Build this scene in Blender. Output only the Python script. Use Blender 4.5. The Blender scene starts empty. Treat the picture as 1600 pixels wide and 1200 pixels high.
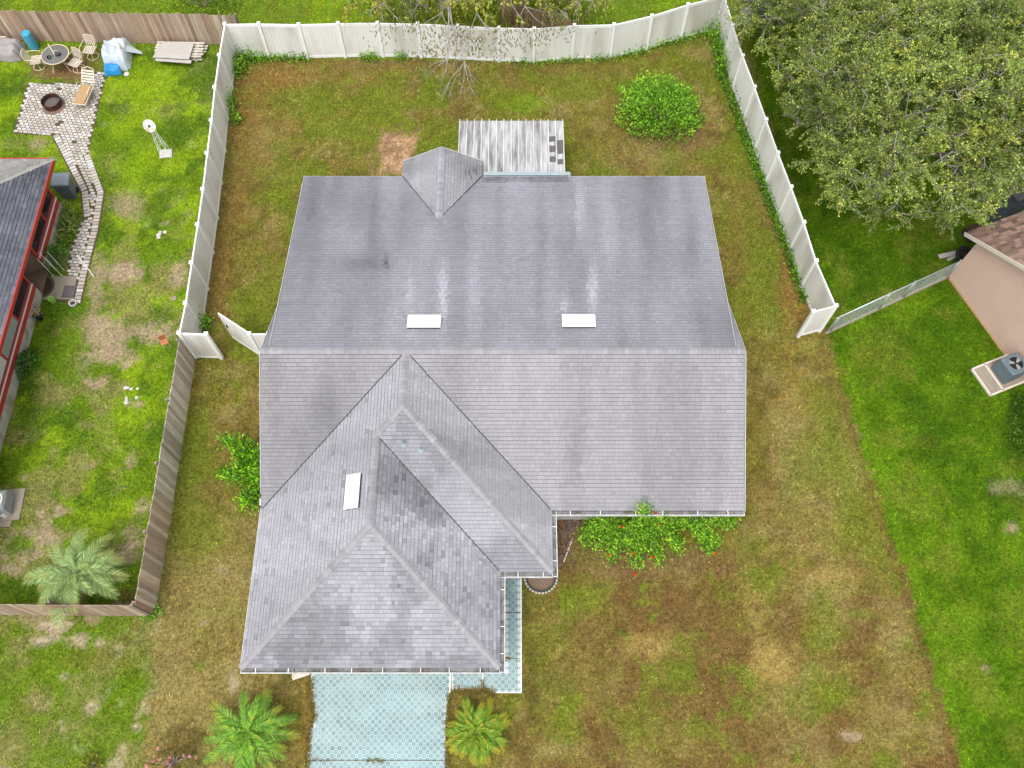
import bpy, math, random
import numpy as np
from mathutils import Vector, Matrix, Euler

random.seed(7)
RNG = np.random.default_rng(7)
scene = bpy.context.scene
COL = scene.collection

# ------------------------------------------------------------------ camera
CAM_H = 30.0
FPX = 1350.0                              # focal length in pixels of a 1600 px wide frame
TH = math.atan(638.0 / FPX)               # tilt away from straight down
CT, ST = math.cos(TH), math.sin(TH)
cam = bpy.data.cameras.new('camera')
cam.sensor_width = 36.0
cam.lens = 36.0 * FPX / 1600.0
cam.clip_start = 0.5
cam.clip_end = 3000.0
camo = bpy.data.objects.new('camera', cam)
camo.location = (0, 0, CAM_H)
camo.rotation_euler = (TH, 0, 0)
COL.objects.link(camo)
scene.camera = camo
scene.render.resolution_x, scene.render.resolution_y = 1024, 768

# ------------------------------------------------------------------ light: bright overcast, sun behind cloud at the front left
SUN_EL, SUN_AZ = math.radians(68), math.atan2(-0.42, -0.90)
world = bpy.data.worlds.new('World')
scene.world = world
world.use_nodes = True
wn, wl = world.node_tree.nodes, world.node_tree.links
bg = wn['Background']
sky = wn.new('ShaderNodeTexSky')
sky.sky_type = 'NISHITA'
sky.sun_disc = False
sky.sun_elevation = SUN_EL
sky.sun_rotation = SUN_AZ
sky.air_density = 1.0
sky.dust_density = 4.0
hs = wn.new('ShaderNodeHueSaturation')    # cloud cover: the sky light is nearly white
hs.inputs['Saturation'].default_value = 0.22
wl.new(sky.outputs[0], hs.inputs['Color'])
wl.new(hs.outputs[0], bg.inputs['Color'])
bg.inputs['Strength'].default_value = 0.15
sl = bpy.data.lights.new('sun', 'SUN')
sl.energy = 0.5
sl.angle = math.radians(14)
sl.color = (1.0, 0.955, 0.88)
so = bpy.data.objects.new('sun', sl)
sd = Vector((math.sin(SUN_AZ) * math.cos(SUN_EL), math.cos(SUN_AZ) * math.cos(SUN_EL), math.sin(SUN_EL)))
so.rotation_euler = sd.to_track_quat('Z', 'Y').to_euler()
so.location = sd * 60
COL.objects.link(so)
vs = scene.view_settings
vs.view_transform = 'Standard'
vs.look = 'None'
vs.gamma = 1.0
vs.exposure = 0.95
vs.use_curve_mapping = False

# ------------------------------------------------------------------ helpers
def at(px, py, h=0.0):
    """world point at height h seen at photo pixel (px, py)"""
    u, v = (px - 800.0) / FPX, (py - 600.0) / FPX
    k = (CAM_H - h) / (CT + v * ST)
    return Vector((u * k, (ST - v * CT) * k, h))

def proj(X, Y, Z=0.0):
    d = Y * ST + (CAM_H - Z) * CT
    return 800 + FPX * X / d, 600 + FPX * (-Y * CT + (CAM_H - Z) * ST) / d

def lin(c):
    c = np.asarray(c, float) / 255.0
    return np.where(c <= 0.04045, c / 12.92, ((c + 0.055) / 1.055) ** 2.4)

GAIN = 1.62
def alb(r, g, b, k=1.0):
    """albedo of a surface that shows as sRGB (r, g, b) when lit from above"""
    return tuple(np.clip(lin((r, g, b)) / GAIN * k, 0.003, 0.9))

def hash2(ix, iy, seed):
    h = (ix.astype(np.int64) * 374761393 + iy.astype(np.int64) * 668265263 + seed * 974711) & 0xFFFFFFFF
    h = ((h ^ (h >> 13)) * 1274126177) & 0xFFFFFFFF
    h = (h ^ (h >> 16)) & 0xFFFFFFFF
    return h / 4294967295.0

def vnoise(x, y, seed=0):
    x = np.asarray(x, float); y = np.asarray(y, float)
    xi, yi = np.floor(x), np.floor(y)
    fx, fy = x - xi, y - yi
    fx, fy = fx * fx * (3 - 2 * fx), fy * fy * (3 - 2 * fy)
    a, b = hash2(xi, yi, seed), hash2(xi + 1, yi, seed)
    c, d = hash2(xi, yi + 1, seed), hash2(xi + 1, yi + 1, seed)
    return (a + (b - a) * fx) * (1 - fy) + (c + (d - c) * fx) * fy

def fbm(x, y, seed=0, octv=4, gain=0.55):
    s, a, t = 0.0, 1.0, 0.0
    for o in range(octv):
        s = s + a * vnoise(np.asarray(x) * 2 ** o, np.asarray(y) * 2 ** o, seed + o * 17)
        t += a
        a *= gain
    return s / t

def sstep(a, b, x):
    t = np.clip((x - a) / (b - a), 0, 1)
    return t * t * (3 - 2 * t)

def tag(o, label=None, cat=None, group=None, kind=None):
    if label: o['label'] = label
    if cat: o['category'] = cat
    if group: o['group'] = group
    if kind: o['kind'] = kind
    return o

def thing(name, label, cat, loc=(0, 0, 0), rz=0.0, group=None):
    o = bpy.data.objects.new(name, None)
    o.empty_display_size = 0.2
    o.location = loc
    o.rotation_euler = (0, 0, rz)
    COL.objects.link(o)
    return tag(o, label, cat, group)

def setcol(me, col, domain):
    a = me.attributes.new('Col', 'FLOAT_COLOR', domain)
    col = np.asarray(col, np.float32)
    if col.shape[1] == 3:
        col = np.concatenate([col, np.ones((len(col), 1), np.float32)], 1)
    a.data.foreach_set('color', col.ravel())

def npmesh(name, V, F, mat, parent=None, col=None, domain='FACE', smooth=False, off=None):
    V = np.asarray(V, np.float32); F = np.asarray(F, np.int32)
    if off is not None:
        V = V - np.asarray(off, np.float32)
    me = bpy.data.meshes.new(name)
    n, k = F.shape
    me.vertices.add(len(V)); me.vertices.foreach_set('co', V.ravel())
    me.loops.add(n * k); me.loops.foreach_set('vertex_index', F.ravel())
    me.polygons.add(n)
    me.polygons.foreach_set('loop_start', np.arange(0, n * k, k, dtype=np.int32))
    me.polygons.foreach_set('loop_total', np.full(n, k, np.int32))
    if smooth:
        me.polygons.foreach_set('use_smooth', np.ones(n, bool))
    me.update(calc_edges=True)
    if col is not None:
        setcol(me, col, domain)
    me.materials.append(mat)
    o = bpy.data.objects.new(name, me)
    o.parent = parent
    COL.objects.link(o)
    return o

class MB:
    """collects polygons, builds ONE mesh object"""
    def __init__(s):
        s.v, s.f, s.c, s.cur = [], [], [], None
    def add(s, vs_, fs_):
        b = len(s.v)
        s.v += [tuple(p) for p in vs_]
        s.f += [tuple(i + b for i in f) for f in fs_]
        s.c += [s.cur] * len(fs_)
        return s
    def hexa(s, p):                       # 8 corners: bottom 4 ccw, top 4 ccw
        return s.add(p, [(3, 2, 1, 0), (4, 5, 6, 7), (0, 1, 5, 4), (1, 2, 6, 5), (2, 3, 7, 6), (3, 0, 4, 7)])
    def box(s, c, size, rz=0.0, M=None):
        x, y, z = size[0] / 2, size[1] / 2, size[2] / 2
        p = [Vector(q) for q in ((-x, -y, -z), (x, -y, -z), (x, y, -z), (-x, y, -z), (-x, -y, z), (x, -y, z), (x, y, z), (-x, y, z))]
        R = M if M is not None else Matrix.Rotation(rz, 3, 'Z')
        c = Vector(c)
        return s.hexa([R @ q + c for q in p])
    def bar(s, a, b, w, h, up=(0, 0, 1)):  # square bar from a to b
        a, b = Vector(a), Vector(b)
        d = (b - a).normalized()
        side = d.cross(Vector(up))
        if side.length < 1e-4: side = d.cross(Vector((1, 0, 0)))
        side.normalize(); u = side.cross(d)
        q = []
        for p in (a, b):
            q += [p - side * w / 2 - u * h / 2, p + side * w / 2 - u * h / 2, p + side * w / 2 + u * h / 2, p - side * w / 2 + u * h / 2]
        return s.add(q, [(0, 1, 2, 3), (7, 6, 5, 4), (0, 4, 5, 1), (1, 5, 6, 2), (2, 6, 7, 3), (3, 7, 4, 0)])
    def tube(s, pts, r, n=6, cap=True, closed=False):
        pts = [Vector(p) for p in pts]
        if not hasattr(r, '__len__'): r = [r] * len(pts)
        vs_, fs_ = [], []
        prev = None
        m = len(pts)
        for i, p in enumerate(pts):
            if closed: d = pts[(i + 1) % m] - pts[i - 1]
            else: d = pts[min(i + 1, m - 1)] - pts[max(i - 1, 0)]
            d.normalize()
            if prev is None:
                a = d.cross(Vector((0, 0, 1)))
                if a.length < 1e-3: a = d.cross(Vector((1, 0, 0)))
            else:
                a = prev - d * prev.dot(d)
            a.normalize(); prev = a
            b = d.cross(a)
            for k in range(n):
                t = 2 * math.pi * k / n
                vs_.append(p + a * (r[i] * math.cos(t)) + b * (r[i] * math.sin(t)))
        for i in range(m if closed else m - 1):
            j = (i + 1) % m
            for k in range(n):
                k2 = (k + 1) % n
                fs_.append((i * n + k, i * n + k2, j * n + k2, j * n + k))
        if cap and not closed:
            fs_.append(tuple(range(n - 1, -1, -1)))
            fs_.append(tuple((m - 1) * n + k for k in range(n)))
        return s.add(vs_, fs_)
    def lathe(s, prof, c=(0, 0, 0), n=24, M=None, closed=False):
        vs_, fs_ = [], []
        c = Vector(c)
        for (r, z) in prof:
            for k in range(n):
                t = 2 * math.pi * k / n
                q = Vector((r * math.cos(t), r * math.sin(t), z))
                vs_.append((M @ q if M is not None else q) + c)
        m = len(prof)
        for i in range(m if closed else m - 1):
            j = (i + 1) % m
            for k in range(n):
                k2 = (k + 1) % n
                fs_.append((i * n + k, i * n + k2, j * n + k2, j * n + k))
        if not closed:
            if prof[0][0] > 1e-4: fs_.append(tuple(range(n - 1, -1, -1)))
            if prof[-1][0] > 1e-4: fs_.append(tuple((m - 1) * n + k for k in range(n)))
        return s.add(vs_, fs_)
    def prism(s, poly, z0, z1):
        n = len(poly)
        ar = sum(poly[i][0] * poly[(i + 1) % n][1] - poly[(i + 1) % n][0] * poly[i][1] for i in range(n))
        if ar < 0: poly = poly[::-1]
        v = [(p[0], p[1], z0) for p in poly] + [(p[0], p[1], z1) for p in poly]
        f = [tuple(range(n - 1, -1, -1)), tuple(range(n, 2 * n))] + [(i, (i + 1) % n, n + (i + 1) % n, n + i) for i in range(n)]
        return s.add(v, f)
    def build(s, name, mat, parent=None, smooth=False, off=None, bevel=0.0):
        me = bpy.data.meshes.new(name)
        V = s.v if off is None else [(p[0] - off[0], p[1] - off[1], p[2] - off[2]) for p in s.v]
        me.from_pydata(V, [], s.f)
        me.update()
        if any(c is not None for c in s.c):
            setcol(me, [c if c is not None else (1, 1, 1) for c in s.c], 'FACE')
        if smooth:
            me.polygons.foreach_set('use_smooth', [True] * len(me.polygons))
        me.materials.append(mat)
        o = bpy.data.objects.new(name, me)
        o.parent = parent
        COL.objects.link(o)
        if bevel:
            m = o.modifiers.new('bevel', 'BEVEL'); m.width = bevel; m.segments = 2; m.limit_method = 'ANGLE'
        return o

def share(name, me, parent, loc=(0, 0, 0), rot=(0, 0, 0), scale=(1, 1, 1)):
    o = bpy.data.objects.new(name, me)
    o.parent = parent
    o.location = loc; o.rotation_euler = rot; o.scale = scale
    COL.objects.link(o)
    return o

def copy_tree(o, parent=None):
    c = o.copy()
    COL.objects.link(c)
    c.parent = parent
    for ch in list(o.children): copy_tree(ch, c)
    return c

# ------------------------------------------------------------------ materials
def mat(name, col=(0.5, 0.5, 0.5), rough=0.8, var=0.18, scale=2.0, bump=0.0, bscale=60.0, metal=0.0, attr=False,
        trans=0.0, spec=0.3, stretch=(1, 1, 1), stain=None, stain_amt=0.0, stain_scale=1.0, alpha=1.0):
    m = bpy.data.materials.new(name)
    m.use_nodes = True
    nt = m.node_tree; N, L = nt.nodes, nt.links
    b = N['Principled BSDF']; out = N['Material Output']
    b.inputs['Roughness'].default_value = rough
    b.inputs['Metallic'].default_value = metal
    b.inputs['Specular IOR Level'].default_value = spec
    tc = N.new('ShaderNodeTexCoord')
    mp = N.new('ShaderNodeMapping'); mp.inputs['Scale'].default_value = stretch
    L.new(tc.outputs['Object'], mp.inputs['Vector'])
    if attr:
        a = N.new('ShaderNodeAttribute'); a.attribute_name = 'Col'
        src = a.outputs['Color']
    else:
        c = N.new('ShaderNodeRGB'); c.outputs[0].default_value = (*col, 1)
        src = c.outputs[0]
    if stain is not None:
        ns = N.new('ShaderNodeTexNoise'); ns.inputs['Scale'].default_value = stain_scale; ns.inputs['Detail'].default_value = 6
        L.new(mp.outputs[0], ns.inputs['Vector'])
        rp = N.new('ShaderNodeValToRGB')
        rp.color_ramp.elements[0].position = 0.45; rp.color_ramp.elements[1].position = 0.68
        L.new(ns.outputs['Fac'], rp.inputs[0])
        mu = N.new('ShaderNodeMath'); mu.operation = 'MULTIPLY'; mu.inputs[1].default_value = stain_amt
        L.new(rp.outputs[0], mu.inputs[0])
        mx = N.new('ShaderNodeMix'); mx.data_type = 'RGBA'
        L.new(mu.outputs[0], mx.inputs['Factor']); L.new(src, mx.inputs[6]); mx.inputs[7].default_value = (*stain, 1)
        src = mx.outputs[2]
    if var:
        n1 = N.new('ShaderNodeTexNoise'); n1.inputs['Scale'].default_value = scale
        n1.inputs['Detail'].default_value = 8; n1.inputs['Roughness'].default_value = 0.65
        L.new(mp.outputs[0], n1.inputs['Vector'])
        mr = N.new('ShaderNodeMapRange'); mr.inputs[1].default_value = 0.25; mr.inputs[2].default_value = 0.75
        mr.inputs[3].default_value = 1 - var; mr.inputs[4].default_value = 1 + var
        L.new(n1.outputs['Fac'], mr.inputs[0])
        vm = N.new('ShaderNodeVectorMath'); vm.operation = 'SCALE'
        L.new(src, vm.inputs[0]); L.new(mr.outputs[0], vm.inputs['Scale'])
        src = vm.outputs[0]
    L.new(src, b.inputs['Base Color'])
    if bump:
        nb = N.new('ShaderNodeTexNoise'); nb.inputs['Scale'].default_value = bscale; nb.inputs['Detail'].default_value = 4
        L.new(mp.outputs[0], nb.inputs['Vector'])
        bp = N.new('ShaderNodeBump'); bp.inputs['Strength'].default_value = bump; bp.inputs['Distance'].default_value = 0.02
        L.new(nb.outputs['Fac'], bp.inputs['Height']); L.new(bp.outputs[0], b.inputs['Normal'])
    surf = b.outputs[0]
    if trans:
        t = N.new('ShaderNodeBsdfTranslucent'); L.new(src, t.inputs['Color'])
        ms = N.new('ShaderNodeMixShader'); ms.inputs[0].default_value = trans
        L.new(surf, ms.inputs[1]); L.new(t.outputs[0], ms.inputs[2]); surf = ms.outputs[0]
    if alpha < 1:
        t = N.new('ShaderNodeBsdfTransparent')
        ms = N.new('ShaderNodeMixShader'); ms.inputs[0].default_value = alpha
        L.new(t.outputs[0], ms.inputs[1]); L.new(surf, ms.inputs[2]); surf = ms.outputs[0]
    L.new(surf, out.inputs['Surface'])
    return m

M = {}
M['ground'] = mat('ground', attr=True, rough=0.95, var=0.7, scale=9, bump=0.8, bscale=26, spec=0.05)
M['grass'] = mat('grass', attr=True, rough=0.85, var=0.0, trans=0.25, spec=0.08)
M['leaf'] = mat('leaf', attr=True, rough=0.55, var=0.0, trans=0.30, spec=0.3)
M['bark'] = mat('bark', alb(168, 158, 148), 0.9, 0.3, 9, bump=0.5, bscale=30)
M['twig'] = mat('twig', alb(186, 178, 170), 0.85, 0.2, 6)
M['shingle'] = mat('shingle', attr=True, rough=0.92, var=0.10, scale=60, bump=0.35, bscale=160, spec=0.12)
M['trim'] = mat('trim_paint', (0.52, 0.52, 0.53), 0.6, 0.2, 3)
M['deck'] = mat('roof_felt', (0.10, 0.10, 0.105), 0.95, 0.2, 4)
M['white'] = mat('white_paint', (0.78, 0.78, 0.76), 0.5, 0.06, 3)
M['vinyl'] = mat('white_vinyl', (0.80, 0.785, 0.755), 0.45, 0.07, 0.9, stain=(0.53, 0.51, 0.45), stain_amt=0.8, stain_scale=1.1, stretch=(1, 1, 0.22))
M['vinylclean'] = mat('white_vinyl_rail', (0.86, 0.86, 0.85), 0.4, 0.03, 2)
M['stucco'] = mat('stucco', (0.55, 0.53, 0.5), 0.9, 0.1, 3, bump=0.3, bscale=90)
M['gutter'] = mat('gutter_inside', (0.23, 0.23, 0.235), 0.7, 0.35, 5, stain=(0.10, 0.08, 0.06), stain_amt=0.8, stain_scale=3)
M['gutterlip'] = mat('gutter_lip', (0.62, 0.62, 0.62), 0.5, 0.15, 4, stain=(0.3, 0.27, 0.24), stain_amt=0.6, stain_scale=5)
M['skylight'] = mat('acrylic_dome', (0.9, 0.9, 0.9), 0.25, 0.0, spec=0.6)
M['darkmetal'] = mat('dark_metal', (0.05, 0.05, 0.055), 0.5, 0.2, 5)
M['steel'] = mat('galvanised', (0.55, 0.57, 0.58), 0.45, 0.15, 8, metal=0.6)
M['wood'] = mat('weathered_wood', attr=True, rough=0.9, var=0.30, scale=3, stretch=(6, 6, 0.5), bump=0.3, bscale=14)
M['woodflat'] = mat('weathered_board', (0.42, 0.39, 0.36), 0.9, 0.22, 4, stretch=(0.6, 6, 6))
M['tin'] = mat('patio_pan', (0.42, 0.42, 0.425), 0.5, 0.42, 3.0, stretch=(4.0, 0.5, 1), stain=(0.15, 0.14, 0.135), stain_amt=0.95, stain_scale=1.0)
M['tinrib'] = mat('patio_rib', (0.60, 0.60, 0.60), 0.4, 0.08, 3)
M['flash'] = mat('painted_flashing', alb(182, 200, 204), 0.5, 0.1, 5)
M['slab'] = mat('driveway_coat', alb(236, 246, 244), 0.75, 0.07, 1.4, bump=0.1, bscale=60)
M['tile'] = mat('stencil_tile', attr=True, rough=0.8, var=0.12, scale=25)
M['paver'] = mat('paver', attr=True, rough=0.9, var=0.14, scale=20, bump=0.3, bscale=60)
M['concrete'] = mat('concrete', alb(178, 166, 150), 0.9, 0.16, 3, bump=0.2, bscale=60)
M['sand'] = mat('joint_sand', alb(104, 92, 66), 0.95, 0.3, 12)
M['red'] = mat('red_paint', alb(200, 70, 62), 0.5, 0.1, 3)
M['redrail'] = mat('faded_red_paint', alb(178, 84, 92), 0.55, 0.1, 3)
M['cream'] = mat('cream_stripe', alb(242, 228, 212, 1.15), 0.6, 0.06, 3)
M['foot'] = mat('block_foot', alb(205, 200, 188), 0.9, 0.14, 3, stain=alb(120, 112, 90), stain_amt=0.6, stain_scale=2.0)
M['pink'] = mat('pink_stucco', alb(226, 194, 178, 1.35), 0.9, 0.05, 1.2, bump=0.15, bscale=120)
M['pinksoffit'] = mat('pink_soffit', alb(228, 182, 154, 1.3), 0.8, 0.04, 1)
M['screen'] = mat('insect_screen', (0.02, 0.02, 0.022), 0.9, 0.0, alpha=0.35)
M['porchfloor'] = mat('porch_floor', alb(150, 125, 108), 0.8, 0.2, 2)
M['blue'] = mat('blue_plastic', alb(88, 182, 216, 1.1), 0.4, 0.08, 4)
M['tarpblue'] = mat('blue_tarp', alb(60, 160, 226, 1.2), 0.4, 0.25, 5, bump=0.4, bscale=9)
M['plastic'] = mat('clear_sheeting', alb(216, 228, 236, 1.15), 0.25, 0.10, 3, bump=0.5, bscale=6, spec=0.6)
M['greytarp'] = mat('grey_tarp', alb(188, 180, 178), 0.7, 0.2, 3, bump=0.5, bscale=8)
M['beige'] = mat('beige_frame', alb(236, 218, 190, 1.3), 0.5, 0.08, 5)
M['tancushion'] = mat('tan_cushion', alb(206, 170, 122), 0.85, 0.15, 8)
M['glass'] = mat('smoked_glass', alb(128, 126, 120), 0.12, 0.06, 3, spec=0.6)
M['rust'] = mat('rusty_steel', alb(70, 52, 44), 0.8, 0.35, 8, stain=alb(130, 70, 40), stain_amt=0.6, stain_scale=6)
M['ash'] = mat('ash', alb(120, 112, 108), 0.95, 0.3, 18)
M['bin'] = mat('grey_bin_plastic', alb(96, 104, 116, 1.2), 0.45, 0.08, 4)
M['binlid'] = mat('grey_bin_lid', alb(150, 158, 168, 1.4), 0.4, 0.06, 4)
M['acblue'] = mat('blue_grey_casing', alb(124, 142, 150), 0.5, 0.08, 4)
M['acgrey'] = mat('grey_casing', alb(176, 180, 178), 0.5, 0.08, 4)
M['black'] = mat('black', (0.012, 0.012, 0.013), 0.6, 0.1, 5)
M['rubber'] = mat('tyre_rubber', (0.028, 0.028, 0.03), 0.8, 0.2, 12)
M['mat'] = mat('door_mat', alb(110, 98, 92), 0.95, 0.2, 20)
M['mulch'] = mat('mulch', attr=True, rough=0.95, var=0.2, scale=20)
M['orange'] = mat('orange_plastic', alb(222, 140, 96), 0.5, 0.1, 4)
M['stone'] = mat('pale_stone', alb(232, 228, 220), 0.8, 0.12, 8)
M['lime'] = mat('lime_plastic', alb(150, 205, 90), 0.5, 0.08, 5)
M['flower'] = mat('petal', attr=True, rough=0.6, var=0.0, trans=0.3)
M['brownroof'] = mat('brown_shingle', attr=True, rough=0.92, var=0.12, scale=50, bump=0.3, bscale=150, spec=0.1)

# ------------------------------------------------------------------ ground colour: what grows or lies where
HOUSE_POLY_EXCL = [(-8.0, 7.4, 8.6, 21.8), (-8.0, -0.6, 3.6, 9.0), (-1.0, 1.2, 6.5, 9.0)]
def inpoly(px, py, poly):
    c = np.zeros(np.shape(px), bool)
    n = len(poly)
    for i in range(n):
        x0, y0 = poly[i]; x1, y1 = poly[(i + 1) % n]
        if y0 == y1: continue
        m = ((y0 > py) != (y1 > py)) & (px < (x1 - x0) * (py - y0) / (y1 - y0) + x0)
        c ^= m
    return c

def polyx(py, pts):                       # x of a poly-line given y (pixel space)
    pts = sorted(pts, key=lambda p: p[1])
    return np.interp(py, [p[1] for p in pts], [p[0] for p in pts])

C = {k: lin(v) / GAIN for k, v in dict(
    olive=(138, 130, 60), ygreen=(122, 136, 44), ybrown=(140, 124, 66), rust=(152, 124, 68), tan=(164, 148, 92), ydark=(104, 92, 48),
    straw=(184, 158, 92), red=(128, 100, 60), lime=(126, 156, 36), rg1=(84, 118, 18), rg2=(104, 137, 26), rg3=(124, 137, 46), rgd=(60, 95, 15),
    lg1=(112, 142, 32), lg2=(142, 172, 34), lgd=(84, 114, 32), dirt=(190, 166, 138), dry=(150, 146, 86), sand=(206, 184, 158), soil=(148, 118, 84),
    fg=(120, 140, 48), far=(120, 146, 42)).items()}

def paint(X, Y):
    px, py = proj(X, Y)
    n1 = fbm(X * 0.55, Y * 0.55, 3)           # broad patches
    n2 = fbm(X * 1.7, Y * 1.7, 11)
    n3 = fbm(X * 5.0, Y * 5.0, 23, 3)
    n4 = fbm(X * 0.25 + 9, Y * 0.25, 41, 3)
    n5 = fbm(X * 15.0, Y * 15.0, 67, 2)
    def mix(a, b, t): return a + (b - a) * np.clip(t, 0, 1)[..., None]
    def blob(cx, cy, rx, ry, amt=1.0, soft=0.6, wb=0.9):
        d = np.sqrt(((px - cx) / rx) ** 2 + ((py - cy) / ry) ** 2)
        return amt * sstep(1.0 + soft * 0.5, 1.0 - soft, d + wb * ((n2 - 0.5) * 1.5 + (n3 - 0.5) * 1.1 + (n5 - 0.5) * 0.9))
    shape = X.shape + (3,)
    # --- the middle lot: tired, brownish
    c = np.broadcast_to(C['olive'], shape).copy()
    c = mix(c, C['ygreen'], sstep(0.46, 0.66, n1) * 0.85)
    c = mix(c, C['ybrown'], sstep(0.47, 0.62, fbm(X * 0.8 + 5, Y * 0.8, 57)) * 0.85)
    c = mix(c, C['ydark'], sstep(0.52, 0.70, n2) * 0.5)
    c = mix(c, C['tan'], sstep(0.56, 0.72, fbm(X * 1.3, Y * 1.3 + 7, 77)) * 0.6)
    back = sstep(560, 480, py)
    c = mix(c, C['ygreen'], back * sstep(0.40, 0.58, fbm(X * 0.9, Y * 0.9, 91)) * 0.65)
    front = sstep(840, 900, py) * sstep(780, 840, px)
    c = mix(c, C['ybrown'], front * 0.5)
    c = mix(c, C['red'], front * sstep(0.48, 0.62, fbm(X * 0.7 + 3, Y * 0.7, 101)) * 0.75)
    c = mix(c, C['ygreen'], front * sstep(0.55, 0.70, fbm(X * 1.1 + 3, Y * 1.1, 111)) * 0.8)
    strip = sstep(560, 620, py) * sstep(480, 380, px)
    c = mix(c, C['tan'], strip * sstep(780, 920, py) * 0.60)
    c = mix(c, C['ygreen'], strip * sstep(940, 800, py) * sstep(330, 300, px) * 0.55)
    rs = sstep(1165, 1185, px) * sstep(470, 560, py)
    c = mix(c, C['tan'], rs * sstep(0.42, 0.6, n1) * 0.55)
    # listed patches (photo pixels on the ground)
    for (cx, cy, rx, ry, k, a) in [
        (430, 118, 110, 22, 'rust', .9), (395, 190, 50, 70, 'rust', .8), (370, 300, 26, 90, 'rust', .7), (345, 420, 18, 110, 'rust', .75),
        (1232, 400, 16, 120, 'rust', .95), (1215, 250, 14, 100, 'rust', .6), (1170, 150, 20, 60, 'tan', .7), (1110, 80, 40, 18, 'tan', .7), (1255, 490, 26, 40, 'rust', .8),
        (1045, 215, 80, 22, 'soil', .85), (960, 190, 22, 40, 'ybrown', .7), (560, 105, 120, 14, 'ybrown', .8), (880, 105, 120, 12, 'ybrown', .7), (690, 98, 160, 8, 'soil', .5),
        (822, 160, 40, 14, 'lime', .75), (1180, 190, 10, 80, 'ygreen', .5), (520, 160, 90, 22, 'ygreen', .7), (560, 200, 80, 40, 'ygreen', .6), (1000, 250, 60, 25, 'tan', .5),
        
        (380, 250, 40, 60, 'ybrown', .6), (420, 215, 30, 30, 'tan', .5), (450, 300, 18, 60, 'ygreen', .5),
        (1150, 330, 26, 90, 'olive', .6), (1190, 420, 22, 70, 'ygreen', .5),
        (300, 600, 14, 60, 'rust', .5), (310, 700, 22, 60, 'ygreen', .7), (320, 840, 40, 60, 'ygreen', .55), (345, 890, 16, 10, 'sand', .7),
        (350, 900, 60, 40, 'tan', .6), (290, 1050, 60, 60, 'tan', .5), (330, 1010, 40, 30, 'ybrown', .6), (317, 972, 6, 4, 'sand', .9), (365, 1070, 10, 16, 'sand', .6),
        (255, 1100, 26, 60, 'tan', .7), (290, 1160, 40, 30, 'ydark', .7), (440, 1090, 40, 40, 'ydark', .5), (478, 1110, 8, 70, 'rust', .85), (312, 1042, 9, 7, 'ygreen', .9),
        (1010, 1010, 46, 22, 'straw', .7), (1205, 1035, 38, 34, 'straw', .75), (1180, 950, 20, 40, 'straw', .4), (920, 940, 36, 26, 'lime', .5), (1090, 960, 90, 40, 'red', .75),
        (1240, 970, 34, 50, 'red', .7), (930, 990, 40, 60, 'red', .5), (1000, 880, 120, 26, 'soil', .6), (880, 840, 30, 30, 'soil', .8), (1300, 900, 60, 20, 'straw', .45),
        (1060, 1070, 40, 14, 'lime', .35), (1000, 1120, 60, 30, 'ygreen', .5), (1310, 1080, 40, 20, 'ygreen', .6), (1350, 1060, 24, 24, 'red', .6), (1330, 1150, 20, 8, 'sand', .55),
        (870, 1170, 45, 16, 'tan', .9), (830, 1060, 14, 80, 'ydark', .5), (820, 940, 12, 40, 'ydark', .4), (1110, 1160, 60, 40, 'ybrown', .5), (1220, 1150, 60, 40, 'red', .5),
        (1230, 700, 40, 60, 'tan', .5), (1200, 905, 36, 30, 'ygreen', .7), (1290, 965, 40, 46, 'ygreen', .6), (1275, 1095, 46, 40, 'ygreen', .65), (1180, 850, 30, 26, 'ygreen', .6), (1262, 720, 40, 60, 'ygreen', .55), (1310, 830, 24, 60, 'ygreen', .5), (1215, 880, 10, 40, 'ygreen', .5), (1260, 830, 60, 60, 'ybrown', .5), (1190, 800, 20, 60, 'ybrown', .5), (1330, 560, 14, 30, 'ygreen', .5), (1250, 620, 50, 40, 'straw', .35)]:
        c = mix(c, C[k], blob(cx, cy, rx, ry, a))
    hole = sstep(1.25, .8, np.maximum(np.abs((px - 620 + (py - 240) * .2) / 27), np.abs((py - 240) / 32)) + .9 * (n3 - .5) + .5 * (n5 - .5) + .6 * (n2 - .5))
    c = mix(c, lin((196, 156, 122)) / GAIN * (.35 + 1.3 * n3)[..., None], hole * .9)
    # --- right lawn
    edge = polyx(py, [(1165, -60), (1165, 60), (1275, 480), (1300, 540), (1318, 600), (1345, 700), (1372, 780), (1402, 860), (1430, 950), (1462, 1060), (1490, 1160), (1530, 1300)])
    t = sstep(-6, 6, px - edge + (n3 - 0.5) * 26 + (n2 - 0.5) * 14)
    g = np.broadcast_to(C['rg1'], shape).copy()
    g = mix(g, C['rg2'], sstep(0.40, 0.64, fbm(X * 0.8, Y * 0.8, 131)))
    g = mix(g, C['rg3'], sstep(0.54, 0.72, fbm(X * 1.1, Y * 1.1, 141)) * 0.65)
    g = mix(g, C['rgd'], sstep(0.52, 0.70, fbm(X * 0.9 + 5, Y * 0.9, 151)) * 0.5)
    g = mix(g, C['rg3'], blob(1380, 560, 50, 40, .6)); g = mix(g, C['dirt'], blob(1580, 825, 12, 9, .7)); g = mix(g, C['dirt'], blob(1542, 1044, 9, 4, .8))
    g = mix(g, C['dirt'], blob(1575, 760, 30, 14, .4)); g = mix(g, C['lime'], blob(1520, 960, 30, 30, .6)); g = mix(g, C['rg3'], blob(1590, 960, 40, 60, .5))
    lip = np.exp(-((px - edge - 14) / 10.0) ** 2) * sstep(520, 620, py)
    g = mix(g, C['rg2'] * 1.12, lip * 0.8)
    lip2 = np.exp(-((px - edge + 7) / 6.0) ** 2) * sstep(560, 700, py)
    c = mix(c, C['red'] * 0.9, lip2 * 0.65)
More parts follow.
